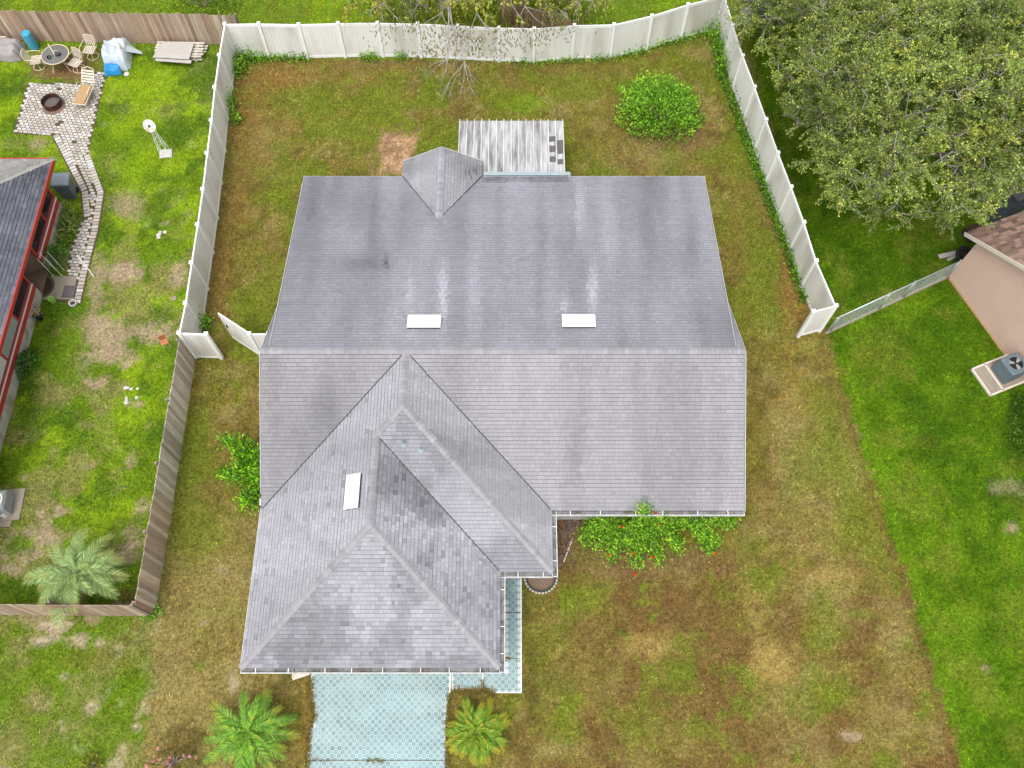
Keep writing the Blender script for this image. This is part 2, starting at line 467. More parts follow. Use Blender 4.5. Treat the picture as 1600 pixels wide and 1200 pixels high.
    near = np.exp(-((px - edge + 40) / 30.0) ** 2) * sstep(560, 640, py) * sstep(940, 860, py)
    c = mix(c, C['ygreen'], near * 0.7)
    c = mix(c, g, t)
    # --- left lot
    fl = polyx(py, [(385, -60), (366, 90), (340, 320), (308, 556), (298, 600), (269, 797), (255, 900), (243, 958)])
    tl = sstep(4, -4, px - fl) * (py < 958)
    l = np.broadcast_to(C['lg1'], shape).copy()
    l = mix(l, C['lg2'], sstep(0.44, 0.62, fbm(X * 0.75, Y * 0.75, 171)))
    l = mix(l, C['lgd'], sstep(0.50, 0.66, fbm(X * 1.0 + 2, Y * 1.0, 181)) * 0.75)
    dry = sstep(300, 420, py) * 0.85 + 0.15
    l = mix(l, C['dry'], dry * sstep(0.50, 0.66, fbm(X * 1.0 + 8, Y * 1.0, 191)) * 0.75)
    l = mix(l, C['dirt'], dry * sstep(0.64, 0.74, fbm(X * 1.2 + 8, Y * 1.2, 201)) * 0.8)
    for (cx, cy, rx, ry, k, a) in [
        (190, 428, 34, 24, 'dirt', .95), (165, 520, 38, 34, 'dirt', .8), (240, 522, 30, 18, 'dirt', .9), (175, 555, 46, 16, 'dirt', .85), (275, 430, 16, 24, 'dirt', .7), (205, 468, 60, 30, 'dry', .7),
        (265, 170, 30, 14, 'dry', .5), (200, 315, 28, 26, 'dirt', .7), (180, 260, 20, 24, 'dry', .7), (105, 112, 46, 16, 'soil', .95), (110, 95, 60, 20, 'soil', .7), (60, 225, 20, 12, 'dirt', .6), (230, 110, 60, 22, 'lg2', .8), (210, 270, 40, 40, 'lg2', .9), (275, 200, 30, 40, 'lgd', .5), (150, 450, 14, 60, 'dirt', .6),
        (95, 480, 40, 20, 'lgd', .6), (110, 560, 24, 60, 'lg1', .8), (50, 660, 26, 70, 'lgd', .6), (250, 600, 26, 60, 'lg2', .6), (200, 700, 50, 60, 'lg2', .5), (230, 820, 26, 40, 'lg1', .7), (180, 830, 20, 30, 'lg1', .7),
        (70, 840, 36, 18, 'dirt', .8), (55, 865, 20, 8, 'dirt', .9), (20, 890, 20, 10, 'dirt', .7), (200, 865, 18, 22, 'dirt', .75), (120, 835, 30, 12, 'dry', .7), (205, 720, 8, 14, 'dirt', .6), (65, 790, 20, 14, 'dry', .7), (30, 850, 26, 20, 'lgd', .7), (30, 920, 40, 16, 'lgd', .7), (200, 930, 22, 14, 'ydark', .8), (90, 620, 30, 20, 'dry', .6)]:
        l = mix(l, C[k], blob(cx, cy, rx, ry, a))
    c = mix(c, l, tl)
    # --- in front of the wooden fence, left
    fe = polyx(py, [(246, 900), (246, 960), (240, 1060), (232, 1120), (222, 1200), (215, 1300)])
    tf = sstep(10, -10, px - fe + (n3 - 0.5) * 30 + (n2 - .5) * 20) * (py >= 958)
    f = np.broadcast_to(C['fg'], shape).copy()
    f = mix(f, C['lg1'], sstep(0.44, 0.62, fbm(X * 0.7, Y * 0.7, 211)) * 0.8)
    f = mix(f, C['dry'], sstep(0.48, 0.64, fbm(X * 0.9 + 8, Y * 0.9, 221)) * 0.7)
    f = mix(f, C['sand'], sstep(0.66, 0.74, fbm(X * 1.6 + 8, Y * 1.6, 231)) * 0.6)
    for (cx, cy, rx, ry, k, a) in [(85, 977, 40, 12, 'sand', .95), (125, 1000, 22, 12, 'sand', .9), (65, 1000, 20, 10, 'sand', .85), (145, 968, 14, 10, 'dirt', .8), (155, 1002, 10, 8, 'sand', .8), (60, 965, 60, 8, 'dirt', .6),
                                   (215, 1135, 9, 7, 'sand', .9), (98, 1057, 5, 6, 'sand', .8), (170, 1080, 5, 6, 'sand', .9), (60, 1095, 26, 20, 'dry', .8), (245, 985, 8, 14, 'sand', .7), (200, 1080, 40, 50, 'lg1', .8), (130, 1180, 60, 30, 'lg1', .6), (20, 1160, 30, 40, 'dry', .7), (150, 1030, 60, 20, 'ybrown', .3)]:
        f = mix(f, C[k], blob(cx, cy, rx, ry, a))
    c = mix(c, f, tf)
    # --- beyond the back fences
    fb = polyx(-px, [(62, -2000), (66, 0), (95, 366)]) * 0
    by = np.interp(px, [-400, 0, 366, 780, 900, 1012, 1120, 1146, 1300, 2000], [60, 66, 88, 95, 93, 73, 42, 40, 5, -150])
    tb = (py < by).astype(float)
    b_ = mix(np.broadcast_to(C['far'], shape), C['lg2'], sstep(0.45, 0.6, n1) * 0.6)
    b_ = mix(b_, C['ygreen'], sstep(0.5, 0.62, n2) * 0.6)
    c = mix(c, b_, tb)
    # --- worn by weather: fine mottling
    c = c * (0.62 + 0.42 * n3 + 0.34 * n5)[..., None]
    return np.clip(c, 0.004, 0.6)

# ground sheet (one mesh, fine in view, coarse to the horizon)
def axis(lo, hi, step):
    a = np.arange(lo, hi + 1e-6, step)
    far = np.array([1, 3, 7, 15, 40, 100, 260, 700.0])
    return np.concatenate([lo - far[::-1], a, hi + far])
gx, gy = axis(-27, 27, 0.13), axis(-3, 38, 0.13)
GX, GY = np.meshgrid(gx, gy)
GZ = (fbm(GX * 0.8, GY * 0.8, 5, 3) - 0.5) * 0.03
nx, ny = len(gx), len(gy)
idx = np.arange(nx * ny).reshape(ny, nx)
F = np.stack([idx[:-1, :-1], idx[:-1, 1:], idx[1:, 1:], idx[1:, :-1]], -1).reshape(-1, 4)
gcol = paint(GX.ravel(), GY.ravel())
ground = npmesh('ground', np.stack([GX, GY, GZ - 0.012], -1).reshape(-1, 3), F, M['ground'], None, gcol * 0.96, 'POINT', smooth=True)
tag(ground, 'mown suburban ground, brownish yard between two green lawns', 'ground', kind='structure')

# ------------------------------------------------------------------ paved outlines (world, from photo pixels)
def W(pts, h=0.0): return [tuple(at(x, y, h)[:2]) for x, y in pts]
DRIVE = W([(487, 1046), (702, 1046), (705, 1048), (702, 1090), (699, 1130), (699, 1160), (700, 1230), (478, 1230), (482, 1170), (484, 1140), (492, 1120), (487, 1095), (485, 1070)])
WALK = W([(706, 1046), (754, 1046), (788, 1046), (788, 900), (815, 900), (815, 1083), (772, 1083), (758, 1078), (706, 1080)])
PATIO = W([(44, 130), (127, 130), (133, 128), (148, 113), (166, 114), (139, 238), (165, 300), (156, 357), (142, 412), (128, 475), (90, 472), (104, 430), (110, 387), (130, 340), (125, 300), (80, 212), (20, 209)])

# ------------------------------------------------------------------ grass blades
def grass():
    N = 900000
    Y = RNG.uniform(-1.0, 37.5, N)
    X = RNG.uniform(-26.5, 26.5, N)
    px, py = proj(X, Y)
    keep = (px > -40) & (px < 1640) & (py > -40) & (py < 1240)
    for (x0, x1, y0, y1) in HOUSE_POLY_EXCL:
        keep &= ~((X > x0) & (X < x1) & (Y > y0) & (Y < y1))
    for poly in (DRIVE, WALK, PATIO):
        keep &= ~inpoly(X, Y, poly)
    keep &= ~((X < -18.95) & (Y < 22.4) & (Y > 5))
    keep &= ~((X - 17.81) * -0.927 + (Y - 19.03) * -0.376 < 0) | (X < 15)
    X, Y = X[keep], Y[keep]
    c = paint(X, Y)
    lum = c @ np.array([0.25, 0.65, 0.1])
    sat = np.clip((c[:, 1] - c[:, 2]) / (c[:, 1] + 1e-4), 0, 1)
    green = np.clip((sat - 0.42) / 0.25, 0.10, 1.0)              # bare sand and soil carry few blades
    tuft = vnoise(X * 8.5, Y * 8.5, 901) * .6 + vnoise(X * 19, Y * 19, 911) * .4   # tussocks a hand wide
    keep = RNG.uniform(0, 1, len(X)) < green * (.35 + 1.1 * tuft)
    X, Y, c, green, tuft = X[keep], Y[keep], c[keep], green[keep], tuft[keep]
    n = len(X)
    Lh = RNG.uniform(0.045, 0.12, n) * (0.6 + 0.3 * green + .4 * tuft)
    a = RNG.uniform(0, 2 * np.pi, n)
    lean = RNG.uniform(0.3, 1.15, n)
    w = RNG.uniform(0.014, 0.030, n)
    d = np.stack([np.cos(a) * np.sin(lean), np.sin(a) * np.sin(lean), np.cos(lean)], 1)
    s = np.stack([-np.sin(a), np.cos(a), np.zeros(n)], 1)
    P = np.stack([X, Y, np.full(n, -0.012)], 1)
    V = np.stack([P - s * w[:, None] / 2, P + s * w[:, None] / 2, P + d * Lh[:, None]], 1).reshape(-1, 3)
    Fc = np.arange(n * 3).reshape(n, 3)
    j = np.exp(RNG.normal(0.0, 0.30, n) + (tuft - .5) * 1.35 + (vnoise(X * 3.4, Y * 3.4, 931) - .5) * .55)[:, None]
    hue = .55 * vnoise(X * 6.5, Y * 6.5, 921) + .65 * vnoise(X * 2.6, Y * 2.6, 941) - .1 + RNG.normal(0, .22, n)
    tint = np.stack([1.18 - .32 * hue, .93 + .18 * hue, np.full(n, .95)], 1)
    o = npmesh('grass', V, Fc, M['grass'], None, np.clip(c * 1.64 * j * tint, 0.004, 0.6))
    tag(o, 'short grass blades covering the yards and lawns', 'grass', kind='stuff')
grass()

# ================================================================== THE HOUSE
E0 = 2.6
XL, XR = -8.22, 7.62
YF, YR, YB = 8.36, 13.04, 22.02
S = 0.5
ZR = E0 + S * (YR - YF)
bXL, bXR, bYF = -8.24, 1.30, 6.33
bMID = (bXL + bXR) / 2; bHALF = (bXR - bXL) / 2
SB = (ZR - E0) / bHALF
aXR, aYF = -0.37, 3.42
aMID = (bXL + aXR) / 2; aHALF = (aXR - bXL) / 2
ZA = E0 + SB * aHALF
SBK = (ZR - E0) / (YB - YR)
house = thing('house', 'large single-storey house with weathered grey shingle roof and three skylights', 'house', (0, 12, 0))
HO = (0, 12, 0)

SH_BASE = lin((180, 179, 184)) / GAIN
def roof_tint(style, a, r, x, y):
    """weathering of a shingle at plan position (x, y); streaks run down the slope"""
    a = np.float64(a); r = np.float64(r)
    s1 = fbm(a * 0.55, r * 0.10, 301, 3); s2 = fbm(a * 2.2, r * 0.25, 311, 3); s3 = fbm(x * 0.5, y * 0.5, 321, 3)
    v = 1.0 + (s1 - 0.5) * 0.62 + (s2 - 0.5) * 0.26 + (s3 - 0.5) * 0.25
    t = np.array([1.0, 1.0, 1.0])
    if style == 'back':
        v *= 0.84 + 0.12 * fbm(x * 0.25, y * 0.25, 331, 2)  # whole back slope painted darker, as turned from the sun
        px, py = proj(x, y, ZR - SBK * (y - YR))
        def st(cx, cy, rx, ry, amt):
            return amt * math.exp(-((px - cx) / rx) ** 2 - ((py - cy) / ry) ** 2)
        v += st(692, 455, 7, 42, .55) + st(641, 465, 4, 30, .3) + st(926, 455, 8, 38, .6) + st(882, 478, 4, 20, .4) + st(548, 380, 24, 24, .22) - st(604, 412, 4, 16, .4) - st(565, 412, 36, 12, .2)
        v -= st(585, 350, 12, 90, .16) + st(490, 360, 14, 80, .16) + st(640, 375, 22, 70, .12) + st(845, 380, 11, 110, .2) + st(1078, 380, 14, 60, .18) + st(780, 330, 10, 60, .14) + st(1010, 340, 12, 80, .12) + st(680, 330, 14, 24, .12)
        v += st(905, 330, 7, 70, .26) + st(950, 360, 16, 90, .12) + st(1050, 330, 10, 80, .1) + st(740, 420, 14, 90, .1)
        if px > 760 and px < 890 and py < 286: v -= 0.25
        t = np.array([.985, .99, 1.03 + 0.05 * (s3 - 0.4)])
    elif style == 'front':
        v = (1 + (v - 1) * .8) * 0.95
        px, py = proj(x, y, E0 + S * (y - YF))
        def st(cx, cy, rx, ry, amt):
            return amt * math.exp(-((px - cx) / rx) ** 2 - ((py - cy) / ry) ** 2)
        v -= st(505, 640, 22, 40, .22) + st(480, 680, 40, 40, .08) + st(900, 710, 9, 60, .16) + st(1012, 750, 10, 40, .12) + st(1115, 720, 22, 60, .1) + st(1000, 795, 180, 8, .06)
        t = np.array([1.01, 0.995, 0.985])
    elif style == 'dark':                 # right-hand slopes: mottled by lichen, cool shaded-side tint painted in
        m = fbm(x * 1.1, y * 1.1, 341, 3)
        v = (1 + (v - 1) * .6) * (1.06 - 0.34 * sstep(0.42, 0.66, m))
        t = np.array([0.985, 1.0, 1.03])
    elif style == 'mottle':
        m = fbm(x * 0.9, y * 0.9, 351, 4)
        v = (1 + (v - 1) * .7) * (1.14 - 0.34 * sstep(0.42, 0.68, m))
        t = np.array([0.985, 1.0, 1.015])
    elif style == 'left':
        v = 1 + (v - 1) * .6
        v *= 1.18  # whole left slope painted lighter, as the sunlit side
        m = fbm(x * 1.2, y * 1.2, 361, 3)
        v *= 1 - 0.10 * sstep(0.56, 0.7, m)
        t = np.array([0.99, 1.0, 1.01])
    elif style == 'pale':
        v *= 1.09
        m = fbm(x * 1.2, y * 1.2, 361, 3)
        v *= 1 - 0.14 * sstep(0.56, 0.7, m)
        t = np.array([0.99, 1.0, 1.0])
    return v, t

def shingle_face(mb, org, ua, us, slope, lo, hi, rmax, style, expo=0.128, tw=0.155, base=SH_BASE, jit=0.038, seed=0, mot=0.0, brown=False, lift0=0.015, gap=0.013):
    """tabs laid in courses; plan run r goes up the slope along us, a along the eave ua"""
    rs = random.Random(seed + 99)
    ua, us = Vector(ua), Vector(us)
    k = math.sqrt(1 + slope * slope)
    up = Vector((us.x, us.y, slope)) / k
    nrm = ua.cross(up)
    if nrm.z < 0: nrm = -nrm
    org = Vector(org)
    nb = int(rmax * k / expo) + 1
    for i in range(nb):
        b0 = i * expo
        b1 = min(b0 + expo - gap, rmax * k)
        if b1 - b0 < 0.02: break
        r0, r1 = b0 / k, b1 / k
        l0, h0, l1, h1 = lo(r0), hi(r0), lo(r1), hi(r1)
        A, B = min(l0, l1), max(h0, h1)
        if B - A < 0.03: continue
        wob = rs.uniform(-.003, .003)
        a = A - rs.uniform(0, tw)
        lift = lift0 * rs.uniform(0.8, 1.2)
        while a < B:
            w = tw * rs.choice((0.55, 0.8, 1.0, 1.0, 1.25, 1.6))
            a0, a1 = a + 0.0022, a + w - 0.0022
            a += w
            p0, p1 = min(max(a0, l0), h0), min(max(a1, l0), h0)
            q0, q1 = min(max(a0, l1), h1), min(max(a1, l1), h1)
            if p1 - p0 < 0.004 and q1 - q0 < 0.004: continue
            t = lift * rs.uniform(.8, 1.4)
            P = org + ua * p0 + up * (b0 + wob); Q = org + ua * p1 + up * (b0 + wob)
            R = org + ua * q1 + up * b1; T = org + ua * q0 + up * b1
            am = (p0 + p1 + q0 + q1) / 4
            xy = org + ua * am + up * ((b0 + b1) / 2)
            v, tt = roof_tint(style, am, r0, xy.x, xy.y)
            v *= rs.gauss(1.0, jit)
            if mot and rs.random() < mot: v *= rs.uniform(0.72, 0.9)
            cc = base * tt * v
            if brown:
                cc = base * rs.choice((0.62, 0.8, 1.0, 1.0, 1.2, 1.45)) * np.array([rs.uniform(.94, 1.1), 1, rs.uniform(.9, 1.08)])
            mb.cur = tuple(np.clip(cc, 0.01, 0.8))
            mb.add([P + nrm * t, Q + nrm * t, R + nrm * 0.003, T + nrm * 0.003, P - nrm * 0.004, Q - nrm * 0.004],
                   [(0, 1, 2, 3), (4, 5, 1, 0)])
    mb.cur = None

def caps(mb, pa, pb, sa, sb, w=0.118, expo=0.14, base=lin((182, 180, 184)) / GAIN, seed=0):
    """bent cap shingles along a hip or ridge from pa (low) to pb; sa, sb: unit vectors down both slopes"""
    rs = random.Random(seed)
    pa, pb = Vector(pa), Vector(pb)
    d = (pb - pa); n = max(1, int(d.length / expo)); d.normalize()
    st = (pb - pa).length / n
    sa, sb = Vector(sa), Vector(sb)
    for i in range(n):
        a = pa + d * (st * i); b = pa + d * (st * (i + .985))
        t0, t1 = 0.042 + rs.uniform(-.003, .005), 0.024
        z = Vector((0, 0, 1))
        v = rs.gauss(1, .06)
        mb.cur = tuple(np.clip(base * v * np.array([1 + rs.uniform(-.02, .03), 1, 1]), 0, 1))
        ww = w * rs.uniform(.96, 1.05)
        A = [a + z * t0 + sa * ww, a + z * (t0 + .012), a + z * t0 + sb * ww]
        B = [b + z * t1 + sa * ww, b + z * (t1 + .012), b + z * t1 + sb * ww]
        A2 = [p - z * 0.02 for p in A]
        B2 = [B[0] - z * .02, B[2] - z * .02]
        mb.add(A + B + A2 + B2, [(0, 1, 4, 3), (1, 2, 5, 4), (6, 7, 1, 0), (7, 8, 2, 1), (0, 3, 9, 6), (2, 8, 10, 5)])
    mb.cur = None

def fn_const(c): return lambda r: c
kB = bHALF / (YR - YF)                     # wing half-width per unit of main-roof run
faces = []
def add_face(name, style, **k):
    mb = MB(); shingle_face(mb, style=style, seed=len(faces) * 13 + 5, **k)
    o = mb.build('shingles', M['shingle'], house, off=HO)
    tag(o, kind='stuff'); faces.append(o)
    return o
# main roof, front slope either side of the wing
add_face('front_l', 'front', org=(0, YF, E0), ua=(1, 0, 0), us=(0, 1, 0), slope=S, lo=fn_const(XL), hi=lambda r: bXL + r * kB, rmax=YR - YF)
add_face('front_r', 'front', org=(0, YF, E0), ua=(1, 0, 0), us=(0, 1, 0), slope=S, lo=lambda r: bXR - r * kB, hi=fn_const(XR), rmax=YR - YF)
# long low back slope, laid over the older steep one
BK = YB - YR
add_face('back', 'back', org=(0, YB, E0 + 0.02), ua=(1, 0, 0), us=(0, -1, 0), slope=SBK, lo=lambda r: -8.2 + 0.27 * r / BK, hi=lambda r: 7.58 - 0.27 * r / BK, rmax=BK, lift0=.006, gap=.016)
for s_, l_, h_ in ((-1, XL, -7.6), (1, 7.0, XR)):
    add_face('back_old', 'back', org=(0, YR + (YR - YF), E0 - 0.03), ua=(1, 0, 0), us=(0, -1, 0), slope=S, lo=fn_const(l_), hi=fn_const(h_), rmax=YR - YF)
# wing B (hip with ridge on the main ridge)
add_face('b_right', 'pale', org=(bXR, 0, E0), ua=(0, 1, 0), us=(-1, 0, 0), slope=SB, lo=lambda r: bYF + r, hi=lambda r: YF + r / kB, rmax=bHALF)
add_face('b_front', 'mottle', org=(0, bYF, E0), ua=(1, 0, 0), us=(0, 1, 0), slope=SB,
         lo=lambda r: aXR - r if r <= aHALF else aMID + (r - aHALF), hi=lambda r: bXR - r, rmax=bHALF)
# wing A (garage)
add_face('a_right', 'dark', org=(aXR, 0, E0), ua=(0, 1, 0), us=(-1, 0, 0), slope=SB, lo=lambda r: aYF + r, hi=lambda r: bYF + r, rmax=aHALF, mot=0.16, jit=0.07)
add_face('a_front', 'mottle', org=(0, aYF, E0), ua=(1, 0, 0), us=(0, 1, 0), slope=SB, lo=lambda r: bXL + r, hi=lambda r: aXR - r, rmax=aHALF, mot=0.07, jit=0.055)
add_face('left', 'left', org=(bXL, 0, E0), ua=(0, 1, 0), us=(1, 0, 0), slope=SB,
         lo=lambda r: aYF + r if r <= aHALF else (bYF + aHALF) + (r - aHALF), hi=lambda r: YF + r / kB, rmax=bHALF, mot=0.05, lift0=.005, gap=.016)

# deck under the shingles
P_ = dict(
    fl=(XL, YF, E0), fr=(XR, YF, E0), rl=(XL, YR, ZR), rr=(XR, YR, ZR), bl=(-8.2, YB, E0), br=(7.58, YB, E0),
    j=(bMID, YR, ZR), vb=(bXR, YF, E0), vl=(bXL, YF, E0), hb=(bXR, bYF, E0), ab=(bMID, bYF + bHALF, ZR), va=(aXR, bYF, E0),
    ra=(aMID, bYF + aHALF, ZA), apa=(aMID, aYF + aHALF, ZA), ha=(aXR, aYF, E0), hl=(bXL, aYF, E0))
d_ = MB()
def dk(*ks):
    pts = [Vector(P_[k]) - Vector((0, 0, 0.012)) for k in ks]
    bot = [p - Vector((0, 0, 0.10)) for p in pts]
    n = len(pts)
    d_.add(pts + bot, [tuple(range(n)), tuple(range(2 * n - 1, n - 1, -1))] + [(i, n + i, n + (i + 1) % n, (i + 1) % n) for i in range(n)])
dk('fl', 'vl', 'j', 'rl'); dk('vb', 'fr', 'rr', 'j'); dk('hb', 'vb', 'j', 'ab'); dk('va', 'hb', 'ab', 'ra')
dk('ha', 'va', 'ra', 'apa'); dk('hl', 'ha', 'apa'); dk('hl', 'apa', 'ra', 'ab', 'j', 'vl')
d_.build('roof_deck', M['deck'], house, off=HO)
d_ = MB()
P_['bl2'], P_['br2'], P_['rl2'], P_['rr2'] = (-8.19, YB - .01, E0 + .02), (7.57, YB - .01, E0 + .02), (-7.94, YR, ZR + .0), (7.32, YR, ZR + .0)
dk('br2', 'bl2', 'rl2', 'rr2')
P_['ol'], P_['orr'] = (XL, 2 * YR - YF, E0 - .035), (XR, 2 * YR - YF, E0 - .035)
P_['rl3'], P_['rr3'] = (XL, YR, ZR - .035), (XR, YR, ZR - .035)
dk('orr', 'ol', 'rl3', 'rr3')
d_.build('roof_deck', M['deck'], house, off=HO)

# hip and ridge caps
cm = MB()
def dn(x, y, s): return Vector((x, y, -s)).normalized()
F_, B_, L_, R_ = dn(0, -1, S), dn(0, 1, SBK), dn(-1, 0, SB), dn(1, 0, SB)
Fb = dn(0, -1, SB)
caps(cm, (XL, YR, ZR), (bMID, YR, ZR), B_, F_, seed=1); caps(cm, (bMID, YR, ZR), (XR, YR, ZR), B_, F_, seed=2)
h1 = Vector((0.7, 0.7, 0)); h2 = Vector((-0.7, 0.7, 0))
def hipcap(a, b, seed):
    d = (Vector(b) - Vector(a)).normalized()
    s = Vector((d.y, -d.x, 0)).normalized()
    caps(cm, a, b, (s - Vector((0, 0, 0.34))).normalized(), (-s - Vector((0, 0, 0.34))).normalized(), seed=seed)
caps(cm, P_['ab'], (bMID, YR - .1, ZR), R_, L_, seed=3)
hipcap(P_['hb'], P_['ab'], 4); hipcap(P_['ra'], P_['ab'], 5)
caps(cm, P_['apa'], P_['ra'], R_, L_, seed=6)
hipcap(P_['ha'], P_['apa'], 7); hipcap(P_['hl'], P_['apa'], 8)
tag(cm.build('ridge_caps', M['shingle'], house, off=HO), kind='stuff')

# dark valley lines
for k1, k2 in (('j', 'vb'), ('j', 'vl'), ('ra', 'va')):
    a, b = Vector(P_[k1]), Vector(P_[k2])
    v = MB(); v.bar(a.lerp(b, .03) + Vector((0, 0, .020)), b.lerp(a, .01) + Vector((0, 0, .020)), .035, .006); v.build('valley_flashing', M['darkmetal'], house, off=HO)
# small gable on the back slope
def back_z(y): return ZR - SBK * (y - YR)
gz = 3.27
gy0 = YR + (ZR - gz) / SBK
gxm, gw, gy1 = -2.76, 1.57, 22.86
gs = (gz - (E0 + 0.02)) / gw
for sgn, nm in ((-1, 'l'), (1, 'r')):
    # plan: the face runs from eave x = gxm + sgn*gw to the ridge; far edge at the raked gable end, near edge on the valley
    add_face('gable', 'pale', org=(gxm + sgn * gw, 0, E0 + 0.03), ua=(0, 1, 0), us=(-sgn, 0, 0), slope=gs,
             lo=lambda r: YB - (YB - gy0) * r / gw, hi=lambda r: 22.72 + (gy1 - 22.72) * 0 + 0.16 * r / gw + 0.05, rmax=gw)
gd = MB()
for sgn in (-1, 1):
    q = [Vector((gxm + sgn * gw, YB, E0 + .015)), Vector((gxm + sgn * gw, 22.77, E0 + .015)), Vector((gxm, 22.93, gz)), Vector((gxm, gy0, gz))]
    if sgn > 0: q = q[::-1]
    gd.add(q + [p - Vector((0, 0, .08)) for p in q], [(0, 1, 2, 3), (7, 6, 5, 4), (0, 4, 5, 1), (1, 5, 6, 2), (2, 6, 7, 3), (3, 7, 4, 0)])
gd.build('gable_deck', M['deck'], house, off=HO)
gc = MB()
caps(gc, (gxm, 22.93, gz), (gxm, gy0 + .05, gz), dn(1, 0, gs), dn(-1, 0, gs), w=0.13, seed=21, base=lin((178, 176, 186)) / GAIN)
tag(gc.build('ridge_caps', M['shingle'], house, off=HO), kind='stuff')

for sgn in (-1, 1):
    a, b = Vector((gxm, gy0, gz)), Vector((gxm + sgn * gw, YB, E0 + .03))
    v = MB(); v.bar(a.lerp(b, .04) + Vector((0, 0, .022)), b + Vector((0, 0, .022)), .045 if sgn > 0 else .03, .006); v.build('valley_flashing', M['darkmetal'], house, off=HO)
# moss-black shingle joints near that valley
mm = MB(); rs = random.Random(12)
for k in range(46):
    x = rs.uniform(-1.15, 1.6) if k > 14 else rs.uniform(-1.15, -.2); y = YB - rs.choice((.10, .22, .36)) + rs.uniform(-.01, .01)
    if x > .2 and y < YB - .2 and rs.random() < .6: continue
    mm.box((x, y, back_z(y) + .028), (rs.uniform(.05, .28), rs.uniform(.015, .03), .006), M=Matrix.Rotation(-math.atan(SBK), 3, 'X'))
for k in range(9):
    f = .10 + .085 * k; xx = gxm + gw * (1 - f * .42) - .06 * (k % 3)
    z_ = E0 + .03 + gs * (gxm + gw - xx)
    mm.box((xx, YB + .05 + rs.uniform(-.35, .30), z_ + .03), (.02, rs.uniform(.12, .4), .006), M=Matrix.Rotation(math.atan(gs), 3, 'Y'))
tag(mm.build('moss_lines', M['darkmetal'], house, off=HO), kind='stuff')
# walls and gable ends
wm = MB()
def wallbox(x0, x1, y0, y1, z1): wm.box(((x0 + x1) / 2, (y0 + y1) / 2, z1 / 2), (x1 - x0, y1 - y0, z1))
wallbox(XL + .3, XR - .3, YF + .45, YB - .4, 2.45)
wallbox(bXL + .45, bXR - .45, bYF + .45, YF + .6, 2.44)
wallbox(bXL + .46, aXR - .45, aYF + .45, bYF + .6, 2.43)
for x0, x1 in ((XL + .3, XL + .42), (XR - .42, XR - .3)):
    pts = [(YF + .45, 2.45), (YB - .4, 2.45), (YR, ZR - .3)]
    v = [(x0, y, z) for y, z in pts] + [(x1, y, z) for y, z in pts]
    wm.add(v, [(0, 1, 2), (5, 4, 3), (0, 3, 4, 1), (1, 4, 5, 2), (2, 5, 3, 0)])
wm.box((gxm, YB + .1, 1.25), (2 * gw - .5, 1.0, 2.5))
wm.build('wall', M['stucco'], house, off=HO)
# fascia / drip edge
def trim(name, pts, w=0.03, h=0.10, dz=-0.055, m='trim'):
    w, h = w * .6, h * .7
    t = MB()
    for a, b in zip(pts[:-1], pts[1:]):
        t.bar(Vector(a) + Vector((0, 0, dz)), Vector(b) + Vector((0, 0, dz)), w, h)
    return t.build(name, M[m], house, off=HO)
trim('drip_edge', [(XR + .022, YF - .02, E0), (XR + .022, YR, ZR)], h=.13, dz=-.03)
trim('drip_edge', [(XR + .022, YR, ZR - .02), (XR + .022, 2 * YR - YF, E0 - .03)], h=.13, dz=-.03)
trim('drip_edge', [(XL - .022, YF + .5, E0 + .25), (XL - .022, YR, ZR)], h=.13, dz=-.03)
trim('drip_edge', [(XL - .022, YR, ZR - .02), (XL - .022, 2 * YR - YF, E0 - .03)], h=.13, dz=-.03)
trim('drip_edge', [(7.60, YB + .02, E0 + .02), (7.345, YR + .2, ZR - .04)], h=.12, dz=-.03)
trim('drip_edge', [(-8.22, YB + .02, E0 + .02), (-7.965, YR + .2, ZR - .04)], h=.12, dz=-.03)
trim('fascia', [(-8.2, YB + .022, E0), (-4.4, YB + .022, E0)], h=.14, dz=-.05)
trim('fascia', [(-1.1, YB + .022, E0), (7.6, YB + .022, E0)], h=.14, dz=-.05)
trim('fascia', [(bXL - .022, aYF - .03, E0), (bXL - .022, YF + .1, E0)], h=.14, dz=-.06)
trim('drip_edge', [(gxm - gw - .02, 22.79, E0 + .02), (gxm, 22.95, gz + .01)], h=.1, dz=-.03)
trim('drip_edge', [(gxm, 22.95, gz + .01), (gxm + gw + .02, 22.79, E0 + .02)], h=.1, dz=-.03)

